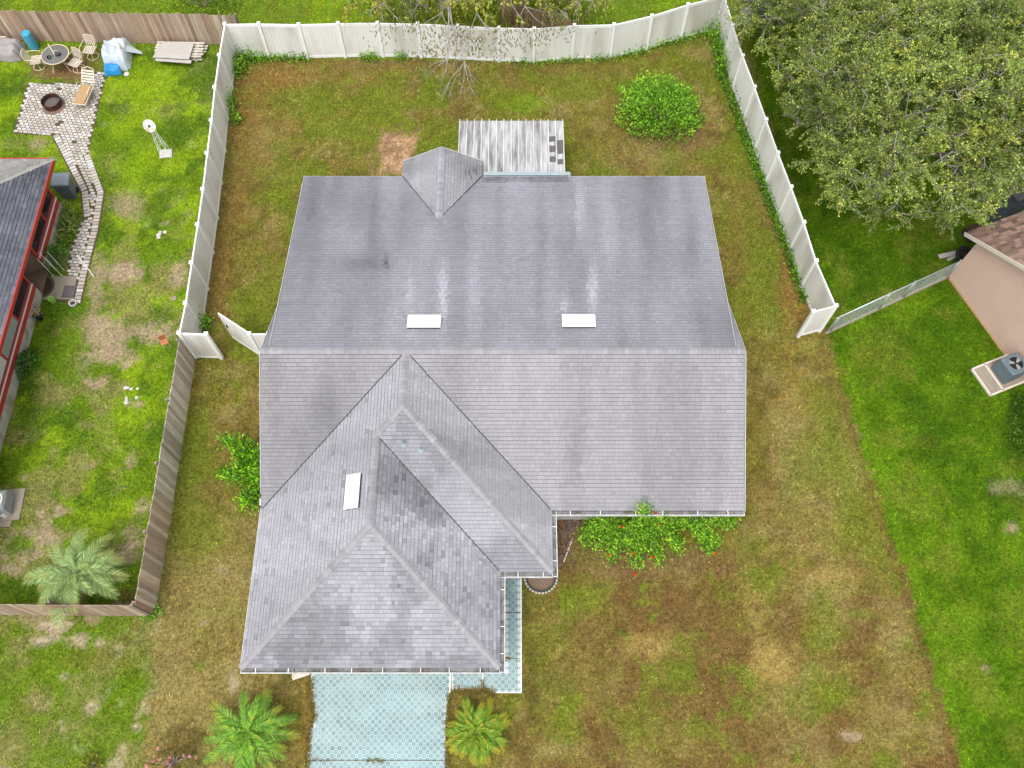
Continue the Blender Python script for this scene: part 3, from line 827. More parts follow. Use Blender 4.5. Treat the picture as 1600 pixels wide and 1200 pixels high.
# gutters
def gutter(a, b, out):
    """channel along eave from a to b, opening upwards, out = outward unit vector"""
    a, b, out = Vector(a), Vector(b), Vector(out)
    z = Vector((0, 0, 1))
    wd, dp = 0.135, 0.10
    g = MB()
    base = -0.035
    def strip(o0, z0, o1, z1, t=0.008):
        p = []
        for q in (a, b):
            p += [q + out * o0 + z * z0, q + out * o1 + z * z1, q + out * (o1 + (t if z0 != z1 else 0)) + z * (z1 + (t if z0 == z1 else 0)), q + out * (o0 + (t if z0 != z1 else 0)) + z * (z0 + (t if z0 == z1 else 0))]
        g.add(p, [(0, 1, 2, 3), (7, 6, 5, 4), (0, 4, 5, 1), (1, 5, 6, 2), (2, 6, 7, 3), (3, 7, 4, 0)])
    strip(0.004, base - dp, wd, base - dp)
    strip(0.0, base - dp, 0.0, base - 0.005)
    go = g.build('gutter', M['gutter'], house, off=HO)
    lip = MB()
    lip.bar(a + out * (wd + .012) + z * (base - dp / 2), b + out * (wd + .012) + z * (base - dp / 2), 0.024, dp + .012)
    lip.bar(a + out * (wd / 2) + z * (base - .06), a + out * (wd / 2) + z * (base - .06) + (b - a).normalized() * .02, wd, .09)
    lip.bar(b + out * (wd / 2) + z * (base - .06), b + out * (wd / 2) + z * (base - .06) + (a - b).normalized() * .02, wd, .09)
    lip.build('gutter_lip', M['gutterlip'], go, off=HO)
    n = max(2, int((b - a).length / 0.95))
    for i in range(n):
        p = a + (b - a) * ((i + .5 + random.uniform(-.12, .12)) / n)
        h = MB()
        h.bar(p + out * -.02 + z * (base + .012), p + out * wd + z * (base + .012), 0.022, 0.012)
        h.build('gutter_hanger', M['white'], go, off=HO)
    # leaf litter and sludge
    lt = MB()
    for i in range(int((b - a).length * 9)):
        p = a + (b - a) * random.random() + out * random.uniform(.02, .12) + z * (base - dp + .02)
        if random.random() < .5: continue
        lt.cur = random.choice([(.06, .04, .025), (.03, .028, .025), (.12, .07, .035), (.09, .08, .06)])
        lt.box(p, (random.uniform(.02, .07), random.uniform(.01, .03), .012), random.uniform(0, 3))
    tag(lt.build('gutter_litter', M['mulch'], go, off=HO), kind='stuff')
gutter((bXR + .14, YF, E0), (XR + .01, YF, E0), (0, -1, 0))
gutter((bXR, bYF - .13, E0), (bXR, YF - .14, E0), (1, 0, 0))
gutter((aXR + .14, bYF, E0), (bXR - .0, bYF, E0), (0, -1, 0))
gutter((aXR, aYF - .13, E0), (aXR, bYF - .14, E0), (1, 0, 0))
gutter((bXL, aYF, E0), (aXR - .0, aYF, E0), (0, -1, 0))

# skylights
def on_plane(px, py, p0, n):
    d = at(px, py, 0) - Vector((0, 0, CAM_H))
    o = Vector((0, 0, CAM_H))
    t = (Vector(p0) - o).dot(n) / d.dot(n)
    return o + d * t
def skylight(px0, py0, px1, py1, p0, u, n):
    """curb-mounted acrylic light; u: unit vector across the slope, n: roof normal"""
    n = n.normalized(); top = Vector(p0) + n * 0.13
    c = (on_plane(px0, py0, top, n) + on_plane(px1, py1, top, n)) / 2
    u = Vector(u); w = n.cross(u).normalized()
    return c, u, w, n
def make_sky(cpx, cpy, lu, lw, p0, u, n):
    n = n.normalized(); u = Vector(u); w = n.cross(u).normalized()
    c = on_plane(cpx, cpy, Vector(p0) + n * .13, n)
    sk = bpy.data.objects.new('skylight', None); sk.parent = house; COL.objects.link(sk)
    R = Matrix((u, w, n)).transposed()
    def fb(name, m, dz0, dz1, gu, gw, bev=0):
        b = MB(); b.box(c + n * ((dz0 + dz1) / 2), (lu + gu, lw + gw, dz1 - dz0), M=R)
        return b.build(name, m, sk, off=HO, bevel=bev)
    fb('curb', M['darkmetal'], -0.14, -0.03, .03, .03)
    fb('frame', M['vinylclean'], -0.045, -0.005, .06, .06, .004)
    fb('pane', M['skylight'], -0.004, 0.022, 0, 0, .01)
nb_ = Vector((0, SBK, 1)); nl_ = Vector((-SB, 0, 1))
make_sky(662.5, 501, 1.06, .50, (0, YR, ZR), (1, 0, 0), nb_)
make_sky(904.5, 500, 1.06, .50, (0, YR, ZR), (1, 0, 0), nb_)
make_sky(549.5, 767, 0.46, 1.06, (bMID, 10, ZR), Vector((1, 0, SB)).normalized(), nl_)

# plumbing vents on the wing's front slope
for (x, y, r, h) in ((632, 694, .045, .28), (658, 703, .032, .16)):
    p = on_plane(x, y, P_['hb'], Vector((0, -SB, 1)))
    v = MB(); v.lathe([(r, -0.05), (r, h), (r * .7, h), (r * .7, h - .1), (0, h - .1)], p, 14)
    vo = v.build('vent_pipe', M['acgrey'], house, off=HO, smooth=False)
    v = MB(); v.lathe([(.12, -.02), (.10, .03), (r + .01, .09), (r, .09)], p, 14)
    v.build('flashing', M['flash'], vo, off=HO)
# rake flashing scrap left on the left eave
v = MB(); q = on_plane(407.5, 785, P_['hl'], nl_); v.box(q + Vector((0, 0, .05)), (.035, .24, .05), rz=.1); v.build('flashing_scrap', M['white'], house, off=HO)

# ------------------------------------------------------------------ patio cover behind the house
PC0, PC1 = 22.16, 25.15
pcx0, pcx1, pz0, pz1 = -2.16, 2.10, 2.47, 2.30
pc = thing('patio_cover', 'ribbed white metal patio roof stained by rain behind the house', 'patio roof', (0, 23.6, 0))
PO = (0, 23.6, 0)
npan = 14
wp = (pcx1 - pcx0) / npan
for i in range(npan):
    x0, x1 = pcx0 + i * wp + .012, pcx0 + (i + 1) * wp - .012
    b = MB()
    dz = random.uniform(-.004, .004)
    b.hexa([(x0, PC0, pz0 - .02), (x1, PC0, pz0 - .02), (x1, PC1, pz1 - .02), (x0, PC1, pz1 - .02), (x0, PC0, pz0 + dz), (x1, PC0, pz0 + dz), (x1, PC1, pz1 + dz), (x0, PC1, pz1 + dz)])
    b.build('roof_pan', M['tin'], pc, off=PO)
for i in range(npan + 1):
    x = pcx0 + i * wp
    b = MB(); b.bar((x, PC0 + .005, pz0 + .012), (x, PC1 + .05, pz1 + .012), .03, .075)
    b.build('rib', M['tinrib'], pc, off=PO)
b = MB(); b.bar((pcx0 - .03, PC1 - .25, pz1 - .12), (pcx1 + .03, PC1 - .25, pz1 - .12), .08, .16); b.build('beam', M['white'], pc, off=PO)
for x in (pcx0 + .1, 0, pcx1 - .1):
    b = MB(); b.box((x, PC1 - .25, 1.1), (.08, .08, 2.2)); b.build('post', M['white'], pc, off=PO)
b = MB()
b.bar((-1.12, YB + .13, 2.63), (2.27, YB + .13, 2.63), .17, .012); b.box((2.27, YB + .12, 2.60), (.10, .17, .07))
b.build('flashing', M['flash'], pc, off=PO)
b = MB(); b.prism([(-2.2, 22.1), (2.2, 22.1), (2.2, 25.2), (-2.2, 25.2)], -.01, .05); b.build('floor_slab', M['concrete'], pc, off=PO)
# torn roofing scraps lying in the last pans
scrap = [(863, 216, .29, .30, 'uppermost'), (875.5, 229, .26, .74, 'long upright one of the dark scraps beside the end rib'), (863, 232, .29, .34, 'second'), (863, 249, .29, .30, 'third'), (875.5, 253, .24, .26, 'small one')]
lab = ['dark roofing scrap on the patio roof, topmost of the left column', 'long dark roofing scrap along the right end of the patio roof', 'dark roofing scrap on the patio roof, middle of the left column',
       'dark roofing scrap on the patio roof, lowest of the left column', 'small dark roofing scrap at the lower right of the patio roof']
M['scrap'] = mat('scrap_shingle', alb(118, 114, 112), 0.95, 0.25, 9)
for (x, y, w, l, _), lb in zip(scrap, lab):
    p = at(x, y, 2.42)
    zt = pz0 + (pz1 - pz0) * (p.y - PC0) / (PC1 - PC0) + .010
    b = MB()
    n = 7
    top = [(random.uniform(-.02, .02) + w * (.5 if k in (0, 1, 5, 6) else -.5) * random.uniform(.85, 1.0), -l / 2 + l * [0, .5, 1, 1, .5, 0, 0][k] + random.uniform(-.02, .02)) for k in range(6)]
    b.prism([(-w / 2, -l / 2), (w / 2 * random.uniform(.7, 1), -l / 2 * random.uniform(.8, 1)), (w / 2, l * .1), (w / 2 * random.uniform(.8, 1), l / 2), (-w / 2 * random.uniform(.8, 1), l / 2 * random.uniform(.9, 1)), (-w / 2, 0)], 0, .012)
    o = b.build('shingle_scrap', M['scrap'])
    o.location = (p.x, p.y, zt); o.rotation_euler = (math.atan((pz1 - pz0) / (PC1 - PC0)), 0, random.uniform(-.05, .05))
    tag(o, lb, 'shingle', 'roofing scraps on the patio roof')

# ------------------------------------------------------------------ driveway and walk with stencilled coating
def stencil(name, poly, per, mask=None):
    b = MB(); b.prism(poly, -.05, .012)
    slab = b.build(name, M['slab'])
    tag(slab, kind='structure')
    xs = [p[0] for p in poly]; ys = [p[1] for p in poly]
    V, Fq, cc = [], [], []
    base = lin((162, 192, 194)) / GAIN
    h = per / 2
    ni, nj = int((max(xs) - min(xs)) / h) + 2, int((max(ys) - min(ys)) / h) + 2
    for i in range(ni):
        for j in range(nj):
            x, y = min(xs) + i * h, min(ys) + j * h
            big = (i + j) % 2 == 0
            r = h * (0.66 if big else 0.30)
            rr = r * .98
            if not all(inpoly(np.array([x + sx * rr]), np.array([y + sy * rr]), poly)[0] for sx, sy in ((1, 1), (-1, 1), (1, -1), (-1, -1))): continue
            n0 = len(V)
            k = .62 if big else .8
            for sx, sy in ((1, k), (k, 1), (-k, 1), (-1, k), (-1, -k), (-k, -1), (k, -1), (1, -k)):
                V.append((x + sx * r * .90, y + sy * r * .90, .0145))
            Fq.append(tuple(range(n0, n0 + 8)))
            w = float(fbm(np.float64(x * 1.3), np.float64(y * 2.2), 401, 3)); w2 = float(fbm(np.float64(x * .7), np.float64(y * .7), 411, 3))
            v = random.gauss(1, .06) * (0.82 + .34 * w)
            t = np.array([0.93 + .22 * (w2 - .3), 1.0, 1.03 - .1 * (w2 - .4)])
            dpx, dpy = proj(x, y)
            for (sx_, sy_, rx_, ry_, am_) in ((640, 1074, 70, 5, -.16), (670, 1120, 70, 5, -.14), (520, 1170, 40, 5, -.2), (590, 1100, 90, 30, .10), (560, 1060, 60, 20, .07), (610, 1180, 90, 14, .1), (613, 1093, 2.5, 3, -.5), (530, 1122, 14, 6, -.12)):
                v += am_ * math.exp(-((dpx - sx_) / rx_) ** 2 - ((dpy - sy_) / ry_) ** 2)
            cc.append(tuple(np.clip(base * v * t, 0, .8)))
    o = npmesh('stencil_tiles', V, Fq, M['tile'], slab, cc)
    tag(o, kind='stuff')
    return slab
drive = stencil('driveway', DRIVE, 0.226)
walk = stencil('walkway', WALK, 0.226)
def strip_on(parent, name, pts, w, m, z=.019):
    b = MB()
    for a, c in zip(pts[:-1], pts[1:]):
        b.bar((*a, z), (*c, z), w, .006)
    return b.build(name, M[m], parent)
a_, b_ = W([(704.5, 1046), (703, 1082)]); strip_on(walk, 'joint_strip', [a_, b_], .05, 'white')
a_, b_ = W([(754.5, 1046), (754, 1076)]); strip_on(walk, 'joint_strip', [a_, b_], .035, 'white')
a_, b_ = W([(480, 1188), (700, 1188)]); strip_on(drive, 'joint', [a_, b_], .02, 'sand')
a_, b_ = W([(790, 1029), (814, 1029)]); strip_on(walk, 'joint', [a_, b_], .015, 'sand')
a_, b_ = W([(790, 957), (814, 957)]); strip_on(walk, 'joint', [a_, b_], .02, 'sand')
# weeds in the joints and turf creeping over the edges
def creep(name, parent, pts, n, w):
    q = []
    P2 = [Vector((*p, 0)) for p in pts]
    Ls = [(b - a).length for a, b in zip(P2[:-1], P2[1:])]
    for k in range(n):
        i = random.choices(range(len(Ls)), Ls)[0]
        p = P2[i].lerp(P2[i + 1], random.random())
        m = fbm(np.float64(p.x * 3), np.float64(p.y * 3), 77, 2)
        q.append((p.x + random.gauss(0, w * (.3 + 1.4 * m)), p.y + random.gauss(0, w * (.3 + 1.4 * m)), 0.0))
    V, F3, cc = [], [], []
    for (x, y, z) in q:
        a = random.uniform(0, 6.28); l = random.uniform(.05, .12); wd = .014; e = random.uniform(.3, 1.2)
        n0 = len(V)
        V += [(x - math.sin(a) * wd, y + math.cos(a) * wd, .0), (x + math.sin(a) * wd, y - math.cos(a) * wd, .0), (x + math.cos(a) * l * math.sin(e), y + math.sin(a) * l * math.sin(e), l * math.cos(e) + .015)]
        F3.append((n0, n0 + 1, n0 + 2)); cc.append(lin(random.choice([(150, 128, 76), (132, 120, 60), (120, 130, 54), (160, 122, 74)])) / GAIN * 1.6 * random.uniform(.7, 1.3))
    tag(npmesh(name, V, F3, M['grass'], parent, np.array(cc)), kind='stuff')
creep('edge_grass', drive, W([(702, 1085), (699, 1130), (699, 1160), (700, 1230)]), 1500, .05)
creep('edge_grass', drive, W([(478, 1230), (482, 1170), (484, 1140), (492, 1120), (487, 1095), (485, 1060)]), 1500, .05)
creep('edge_grass', walk, W([(706, 1080), (758, 1078), (772, 1083)]), 900, .05)
creep('joint_weeds', drive, W([(490, 1188), (520, 1188)]), 40, .02); creep('joint_weeds', drive, W([(570, 1188), (600, 1189)]), 90, .03)
creep('joint_weeds', walk, W([(754, 1062), (754, 1078)]), 120, .03); creep('joint_weeds', walk, W([(790, 1029), (797, 1029)]), 50, .02)
strip_on(walk, 'edge_line', W([(814.3, 905), (814.3, 1082)]), .04, 'white')
strip_on(walk, 'edge_line', W([(813, 1082), (772, 1082)]), .03, 'white')

# ================================================================== FENCES
WH = 1.95
def vinyl_post(parent, p, off, h=WH + .05):
    b = MB(); b.box((p.x, p.y, h / 2), (.127, .127, h)); po = b.build('post', M['vinylclean'], parent, off=off)
    b = MB(); b.box((p.x, p.y, h + .010), (.155, .155, .022)); b.add([(p.x - .07, p.y - .07, h + .021), (p.x + .07, p.y - .07, h + .021), (p.x + .07, p.y + .07, h + .021), (p.x - .07, p.y + .07, h + .021), (p.x, p.y, h + .055)], [(0, 1, 4), (1, 2, 4), (2, 3, 4), (3, 0, 4)])
    b.build('post_cap', M['vinylclean'], po, off=off)
def vinyl_panel(parent, a, b, off, h=WH, gap=.07):
    """a section between two posts: rails and tongue-and-groove boards"""
    a, b = Vector((a.x, a.y, 0)), Vector((b.x, b.y, 0))
    d = b - a; L = d.length; d.normalize()
    a2, b2 = a + d * gap, b - d * gap
    up = Vector((0, 0, 1))
    s = Vector((d.y, -d.x, 0))
    p = MB()
    n = max(1, round((L - 2 * gap) / .165))
    st = (b2 - a2).length / n
    for i in range(n):
        u0, u1 = a2 + d * (st * i + .004), a2 + d * (st * (i + 1) - .004)
        t = .016
        p.hexa([u0 - s * t + up * .06, u1 - s * t + up * .06, u1 + s * t + up * .06, u0 + s * t + up * .06,
                u0 - s * t + up * (h - .08), u1 - s * t + up * (h - .08), u1 + s * t + up * (h - .08), u0 + s * t + up * (h - .08)])
    p.bar(a2 + up * (h * .5), b2 + up * (h * .5), .010, h - .2)
    po = p.build('panel', M['vinyl'], parent, off=off)
    for z, hh, nm in ((h - .07, .14, 'top_rail'), (.10, .14, 'bottom_rail')):
        r = MB(); r.bar(a2 + up * z, b2 + up * z, .05, hh); r.build(nm, M['vinylclean'], po, off=off)
def vinyl_fence(label, runs, name='vinyl_fence'):
    p0 = runs[0][0]
    root = thing(name, label, 'fence', (p0.x, p0.y, 0)); off = (p0.x, p0.y, 0)
    done = []
    for run in runs:
        for i, p in enumerate(run):
            if not any((p - q).length < .05 for q in done):
                done.append(p); vinyl_post(root, p, off)
            if i: vinyl_panel(root, run[i - 1], p, off)
    return root
def tops(pts, h=WH): return [at(x, y, h) for x, y in pts]
left_run = tops([(351, 38), (342.6, 86.5), (335.5, 137), (330, 188.5), (323.5, 240), (316.8, 296), (308.7, 351.5), (299.4, 411), (290, 474), (280.2, 520.6)])
back_run = tops([(351, 38), (404.2, 37.4), (466.7, 38.6), (528, 37), (590, 36.3), (652.5, 37.5), (715, 40.5), (778.8, 43.8), (835, 45), (897.5, 40), (959.5, 38.8), (1018.8, 25), (1075, 7.5), (1132, -7)])
right_run = tops([(1132, -7), (1145.2, 39.8), (1160.5, 87), (1179, 136), (1197, 187), (1215.5, 239), (1236, 292), (1256, 347.5), (1275, 407.7), (1305.7, 478)])
gate_l = [left_run[-1], at(322, 522.4, WH)]
gate_r = [right_run[-1], at(1271, 487, WH)]
vinyl_fence('long white vinyl privacy fence round the back yard, stained towards the ground', [back_run, left_run, right_run, gate_l, gate_r])
q0 = at(1147, 40); q1 = q0 + Vector((1.75, .42, 0)); q2 = q1 + Vector((1.75, .42, 0)); q3 = q2 + Vector((1.75, .42, 0))
vinyl_fence('short white vinyl fence running behind the oak from the yard corner', [[q0 + Vector((.18, .03, 0)), q1, q2, q3]])
hinge = at(389.5, 522, WH)
vinyl_fence('single white vinyl fence section joining the house wall at the open gate', [[hinge, Vector((hinge.x + .72, hinge.y, WH))]])
# open gate leaf
g0 = Vector((hinge.x - .06, hinge.y + .07, 0)); g1 = at(341.3, 489.5, WH); g1.z = 0
gr = thing('fence_gate', 'white vinyl gate leaf standing open beside the house', 'gate', tuple(g0)); go_ = tuple(g0)
vinyl_panel(gr, g0, g1, go_, gap=.03)
for p in (g0 + (g1 - g0) * .03, g1):
    b = MB(); b.box((p.x, p.y, WH / 2 + .02), (.05, .05, WH - .04), math.atan2(g1.y - g0.y, g1.x - g0.x)); b.build('stile', M['vinylclean'], gr, off=go_)
b = MB(); m_ = g0 + (g1 - g0) * .92; b.box((m_.x, m_.y - .04, 1.15), (.05, .05, .14)); b.build('latch', M['black'], gr, off=go_)

def wood_fence(label, a, b, h=1.8, pw=.14, face=1, gain=1.75, tones=((150, 132, 116), (168, 150, 132), (128, 108, 92), (176, 166, 154)), brown=None, jit=.03):
    a, b = Vector((a.x, a.y, 0)), Vector((b.x, b.y, 0))
    d = b - a; L = d.length; d.normalize(); s = Vector((d.y, -d.x, 0)) * face
    root = thing('wood_fence', label, 'fence', tuple(a)); off = tuple(a)
    n = int(L / pw)
    w = L / n
    for i in range(n):
        c = a + d * (w * (i + .5))
        hh = h + random.uniform(-jit, jit)
        lean = random.gauss(0, .006)
        x0, x1 = c - d * (w / 2 - .004 * random.random() - .002), c + d * (w / 2 - .004 * random.random() - .002)
        o0 = s * (.02 + random.uniform(-.004, .005)); t = s * .018
        up = Vector((0, 0, 1))
        tn = np.array(random.choice(tones), float) * .5 + np.array(tones[0], float) * .5
        if brown: tn = tn + (np.array(random.choice(((142, 112, 90), (152, 120, 94), (128, 102, 84))), float) - tn) * min(1, max(0, brown(i / n) + random.gauss(0, .2)))
        m = MB(); m.cur = tuple(np.clip(lin(tn) / GAIN * gain * random.gauss(1, .11), .02, .7))
        sh = d * lean
        m.hexa([x0 + o0 + up * .03, x1 + o0 + up * .03, x1 + o0 + t + up * .03, x0 + o0 + t + up * .03,
                x0 + o0 + sh + up * (hh - .03), x1 + o0 + sh + up * hh, x1 + o0 + t + sh + up * hh, x0 + o0 + t + sh + up * (hh - .03)])
        m.build('picket', M['wood'], root, off=off)
    for z in (.35, h * .55, h - .25):
        m = MB(); m.cur = alb(140, 124, 110, 1.3); m.bar(a - s * .02 + Vector((0, 0, z)), b - s * .02 + Vector((0, 0, z)), .04, .085); m.build('rail', M['wood'], root, off=off)
    k = max(1, round(L / 2.4))
    for i in range(k + 1):
        p = a + d * (L * i / k) - s * .09
        m = MB(); m.cur = alb(150, 138, 124, 1.3); m.box((p.x, p.y, (h - .05) / 2), (.09, .09, h - .05)); m.build('post', M['wood'], root, off=off)
    return root
wa, wb = at(-70, 14, 1.78), at(366, 22.5, 1.78)
wood_fence('weathered grey-brown picket fence along the back of the left garden', wa, wb, 1.78, .15, 1, brown=lambda t: .3 if t < .75 else .0, jit=.05, gain=1.95)
wc = at(279, 529, 1.8); wd = at(208.6, 944, 1.8)
wood_fence('weathered wooden fence between the left garden and the driveway side', wc, wd, 1.8, .145, -1, brown=lambda t: -.3 if t < .6 else .4, tones=((156, 147, 136), (176, 167, 156), (132, 121, 110), (192, 183, 172)), jit=.04, gain=2.6)
we = at(-60, 943, 1.8)
wood_fence('wooden fence facing the front below the silvery palm', Vector((wd.x - .05, wd.y - .02, 0)), we, 1.8, .145, -1, brown=lambda t: .25, tones=((168, 150, 132), (180, 164, 148), (140, 122, 106)), jit=.05)
wood_fence('collapsing brown wooden fence behind the bare tree', at(780, -6, 1.5), at(903, 34, 1.5), 1.5, .15, 1, brown=lambda t: .8, jit=.12)

# chain-link fence on the right
cl0, cl1 = at(1306, 498, 1.18), at(1503, 407, 1.18)
c0, c1 = Vector((cl0.x, cl0.y, 0)), Vector((cl1.x, cl1.y, 0))
cf = thing('chain_link_fence', 'low galvanised chain-link fence from the white fence to the pink house', 'fence', tuple(c0)); co = tuple(c0)
cd = (c1 - c0); cL = cd.length; cd.normalize()
b = MB(); b.tube([c0 + Vector((0, 0, 1.18)), c1 + Vector((0, 0, 1.18))], .026, 8); b.build('top_rail', M['steel'], cf, off=co, smooth=True)
for t in (.03, .42, .62, .985):
    p = c0 + cd * cL * t
    b = MB(); b.tube([p, p + Vector((0, 0, 1.24))], .032, 8); b.lathe([(.038, 1.22), (.038, 1.25), (0, 1.275)], p, 8); b.build('post', M['steel'], cf, off=co, smooth=True)
    if t in (.42, .62):
        q = p + cd * .06
        b = MB(); b.tube([q, q + Vector((0, 0, 1.15))], .022, 8); b.build('gate_stile', M['steel'], cf, off=co, smooth=True)
b = MB(); sp = .11
nw = int((cL + 1.15) / sp)
for i in range(nw):
    for sg in (1, -1):
        s0 = i * sp - (1.15 if sg > 0 else 0)
        e0 = s0 + 1.15 * sg if sg > 0 else s0 - 1.15
        z0, z1 = .03, 1.15
        A, B2 = (s0, z0), (e0, z1)
        if B2[0] < A[0]: A, B2 = B2, A
        xa, xb = max(A[0], 0), min(B2[0], cL)
        if xb <= xa: continue
        f_ = lambda x: A[1] + (B2[1] - A[1]) * (x - A[0]) / (B2[0] - A[0])
        b.tube([c0 + cd * xa + Vector((0, 0, f_(xa))), c0 + cd * xb + Vector((0, 0, f_(xb)))], .0022, 3, cap=False)
tag(b.build('wire_mesh', M['steel'], cf, off=co), kind='stuff')
b = MB(); b.bar(c0 + Vector((0, 0, .0)), c1 + Vector((0, 0, .0)), .10, .05); b.build('mow_strip', M['concrete'], cf, off=co)

# ================================================================== LEFT NEIGHBOUR
EX, EYN = -18.45, 22.98
wx, wyn = -18.93, 22.35
lh = thing('neighbour_house', 'red-trimmed house with dark grey shingle roof and screened porch', 'house', (-20, 16, 0)); LO = (-20, 16, 0)
LE = 2.5; ls = .30
lm = MB()
base_l = lin((118, 120, 130)) / GAIN
shingle_face(lm, (EX, 0, LE), (0, 1, 0), (-1, 0, 0), ls, lambda r: 4.0, lambda r: EYN - r, 4.5, 'pale', base=base_l, expo=.14, tw=.2, jit=.13, seed=70)
tag(lm.build('shingles', M['shingle'], lh, off=LO), kind='stuff')
lm = MB()
shingle_face(lm, (0, EYN, LE), (1, 0, 0), (0, -1, 0), ls, lambda r: -26.0, lambda r: EX - r, 4.5, 'pale', base=lin((168, 164, 160)) / GAIN, expo=.14, tw=.2, jit=.08, seed=71)
tag(lm.build('shingles', M['shingle'], lh, off=LO), kind='stuff')
lm = MB(); caps(lm, (EX, EYN, LE), (EX - 4.5, EYN - 4.5, LE + ls * 4.5), dn(1, 0, ls) * 1, dn(0, 1, ls), w=.17, base=lin((178, 176, 170)) / GAIN, seed=72)
tag(lm.build('ridge_caps', M['shingle'], lh, off=LO), kind='stuff')
lm = MB()
for q in ([(EX, 4, LE), (EX, EYN, LE), (EX - 4.5, EYN - 4.5, LE + ls * 4.5), (EX - 4.5, 4, LE + ls * 4.5)], [(EX, EYN, LE), (-26, EYN, LE), (-26, EYN - 4.5, LE + ls * 4.5), (EX - 4.5, EYN - 4.5, LE + ls * 4.5)]):
    q = [Vector(p) - Vector((0, 0, .012)) for p in q]
    lm.add(q + [p - Vector((0, 0, .1)) for p in q], [(0, 1, 2, 3), (7, 6, 5, 4), (0, 4, 5, 1), (1, 5, 6, 2), (2, 6, 7, 3), (3, 7, 4, 0)])
lm.build('roof_deck', M['deck'], lh, off=LO)
b = MB(); b.bar((EX + .03, 4, LE - .07), (EX + .03, EYN + .03, LE - .07), .05, .18); b.build('fascia', M['red'], lh, off=LO)
b = MB(); b.bar((-26, EYN + .03, LE - .07), (EX, EYN + .03, LE - .07), .05, .18); b.build('fascia', M['red'], lh, off=LO)
# porch floor, inner wall
b = MB(); b.prism([(-24, 4), (wx - .02, 4), (wx - .02, wyn), (-24, wyn)], -.02, .10); b.build('porch_floor', M['porchfloor'], lh, off=LO)
b = MB(); b.box((-21.6, 13, 1.25), (.15, 19, 2.5)); b.build('inner_wall', M['stucco'], lh, off=LO)
def ypx(y): return at(40, y).y
# the porch front: knee wall in bands, interrupted by the doorway
yd0, yd1 = 18.15, 19.35
for (y0, y1) in ((8.0, yd0), (yd1, wyn)):
    for nm, z0, z1, x, m in (('foundation', 0, .52, wx, 'foot'), ('knee_wall', .52, .82, wx - .02, 'red'), ('white_band', .82, .90, wx + .005, 'cream'), ('sill', .90, 1.02, wx - .01, 'redrail')):
        b = MB(); b.box((x - .06, (y0 + y1) / 2, (z0 + z1) / 2), (.12, y1 - y0 - (.0 if nm != 'foundation' else -.02), z1 - z0)); b.build(nm, M[m], lh, off=LO)
posts = [wyn - .05, 21.05, yd1 + .04, yd0 - .04, 16.4, 14.7, 12.6]
for y in posts:
    z0 = .1 if abs(y - yd1) < .1 or abs(y - yd0) < .1 else 1.02
    b = MB(); b.box((wx - .07, y, (z0 + LE) / 2), (.09, .09, LE - z0)); b.build('porch_post', M['red'], lh, off=LO)
for y0, y1 in zip(posts[1:], posts[:-1]):
    if abs(y0 - (yd0 - .04)) < .01: continue
    if y1 < 14.8: continue
    b = MB(); b.box((wx - .07, (y0 + y1) / 2, (1.02 + LE) / 2), (.006, y1 - y0 - .1, LE - 1.04)); b.build('screen', M['screen'], lh, off=LO)
b = MB(); b.box((wx - .07, (posts[5] + posts[6]) / 2, 1.75), (.05, posts[5] - posts[6] - .1, 1.45)); b.build('window_board', M['stone'], lh, off=LO)
b = MB(); b.box((wx - .05, (posts[4] + posts[5]) / 2, 1.55), (.03, posts[4] - posts[5] - .1, 1.05)); b.build('window_pane', M['acgrey'], lh, off=LO)
b = MB(); b.box((wx - .05, 10.2, 1.75), (.05, 4.5, 1.4)); b.build('siding', M['stone'], lh, off=LO)
# north porch side
b = MB(); b.box((-21.4, wyn - .06, .5), (4.8, .12, 1.0)); b.build('knee_wall', M['red'], lh, off=LO)
# porch door ajar
dr = MB(); dr.box((wx - .45, yd1 - .10, 1.1), (.9, .04, 1.95), rz=.55); dr.build('porch_door', M['porchfloor'], lh, off=LO)
# things on the porch
def boxthing(name, label, cat, c, size, rz, m, group=None):
    t = thing(name, label, cat, (c[0], c[1], c[2]), rz, group)
    return t
for k, (yy, xx, lb) in enumerate(((21.6, -19.35, 'pale folding chair inside the porch by the bin'), (17.3, -19.35, 'grey chair inside the porch left of the doorway'), (20.1, -19.35, 'pale chair inside the porch right of the doorway'))):
    t = thing('porch_chair', lb, 'chair', (xx, yy, .10), [.3, -.2, 1.2][k], 'chairs on the screened porch')
    b = MB(); b.box((0, 0, .45), (.46, .44, .04)); b.build('seat', M['acgrey'], t)
    b = MB(); b.box((-.22, 0, .72), (.04, .44, .42)); b.build('backrest', M['acgrey'], t)
    for sx in (-.2, .2):
        for sy in (-.19, .19):
            b = MB(); b.tube([(sx, sy, 0), (sx, sy, .44)], .014, 6); b.build('leg', M['steel'], t)

# ================================================================== RIGHT NEIGHBOUR (pink stucco, turned about 22 degrees)
rc = Vector((17.81, 19.03, 0)); rdir = Vector((.376, -.927, 0)); rin = Vector((.927, .376, 0))
rh = thing('neighbour_house', 'pink stucco house with brown shingle gable roof', 'house', tuple(rc)); RO = tuple(rc)
RW, RE, rs_ = 8.6, 2.62, .5
b = MB()
p = [rc, rc + rdir * RW]
v = [p[0], p[1], p[1] + Vector((0, 0, RE)), p[0] + rdir * (RW / 2) + Vector((0, 0, RE + rs_ * RW / 2 - .03)), p[0] + Vector((0, 0, RE))]
v2 = [q + rin * 9 for q in v]
b.add(v + v2, [(4, 3, 2, 1, 0), (5, 6, 7, 8, 9), (0, 1, 6, 5), (1, 2, 7, 6), (2, 3, 8, 7), (3, 4, 9, 8), (4, 0, 5, 9)])
b.build('wall', M['pink'], rh, off=RO)
ov, oe = .24, .5
brown = lin((158, 132, 120)) / GAIN
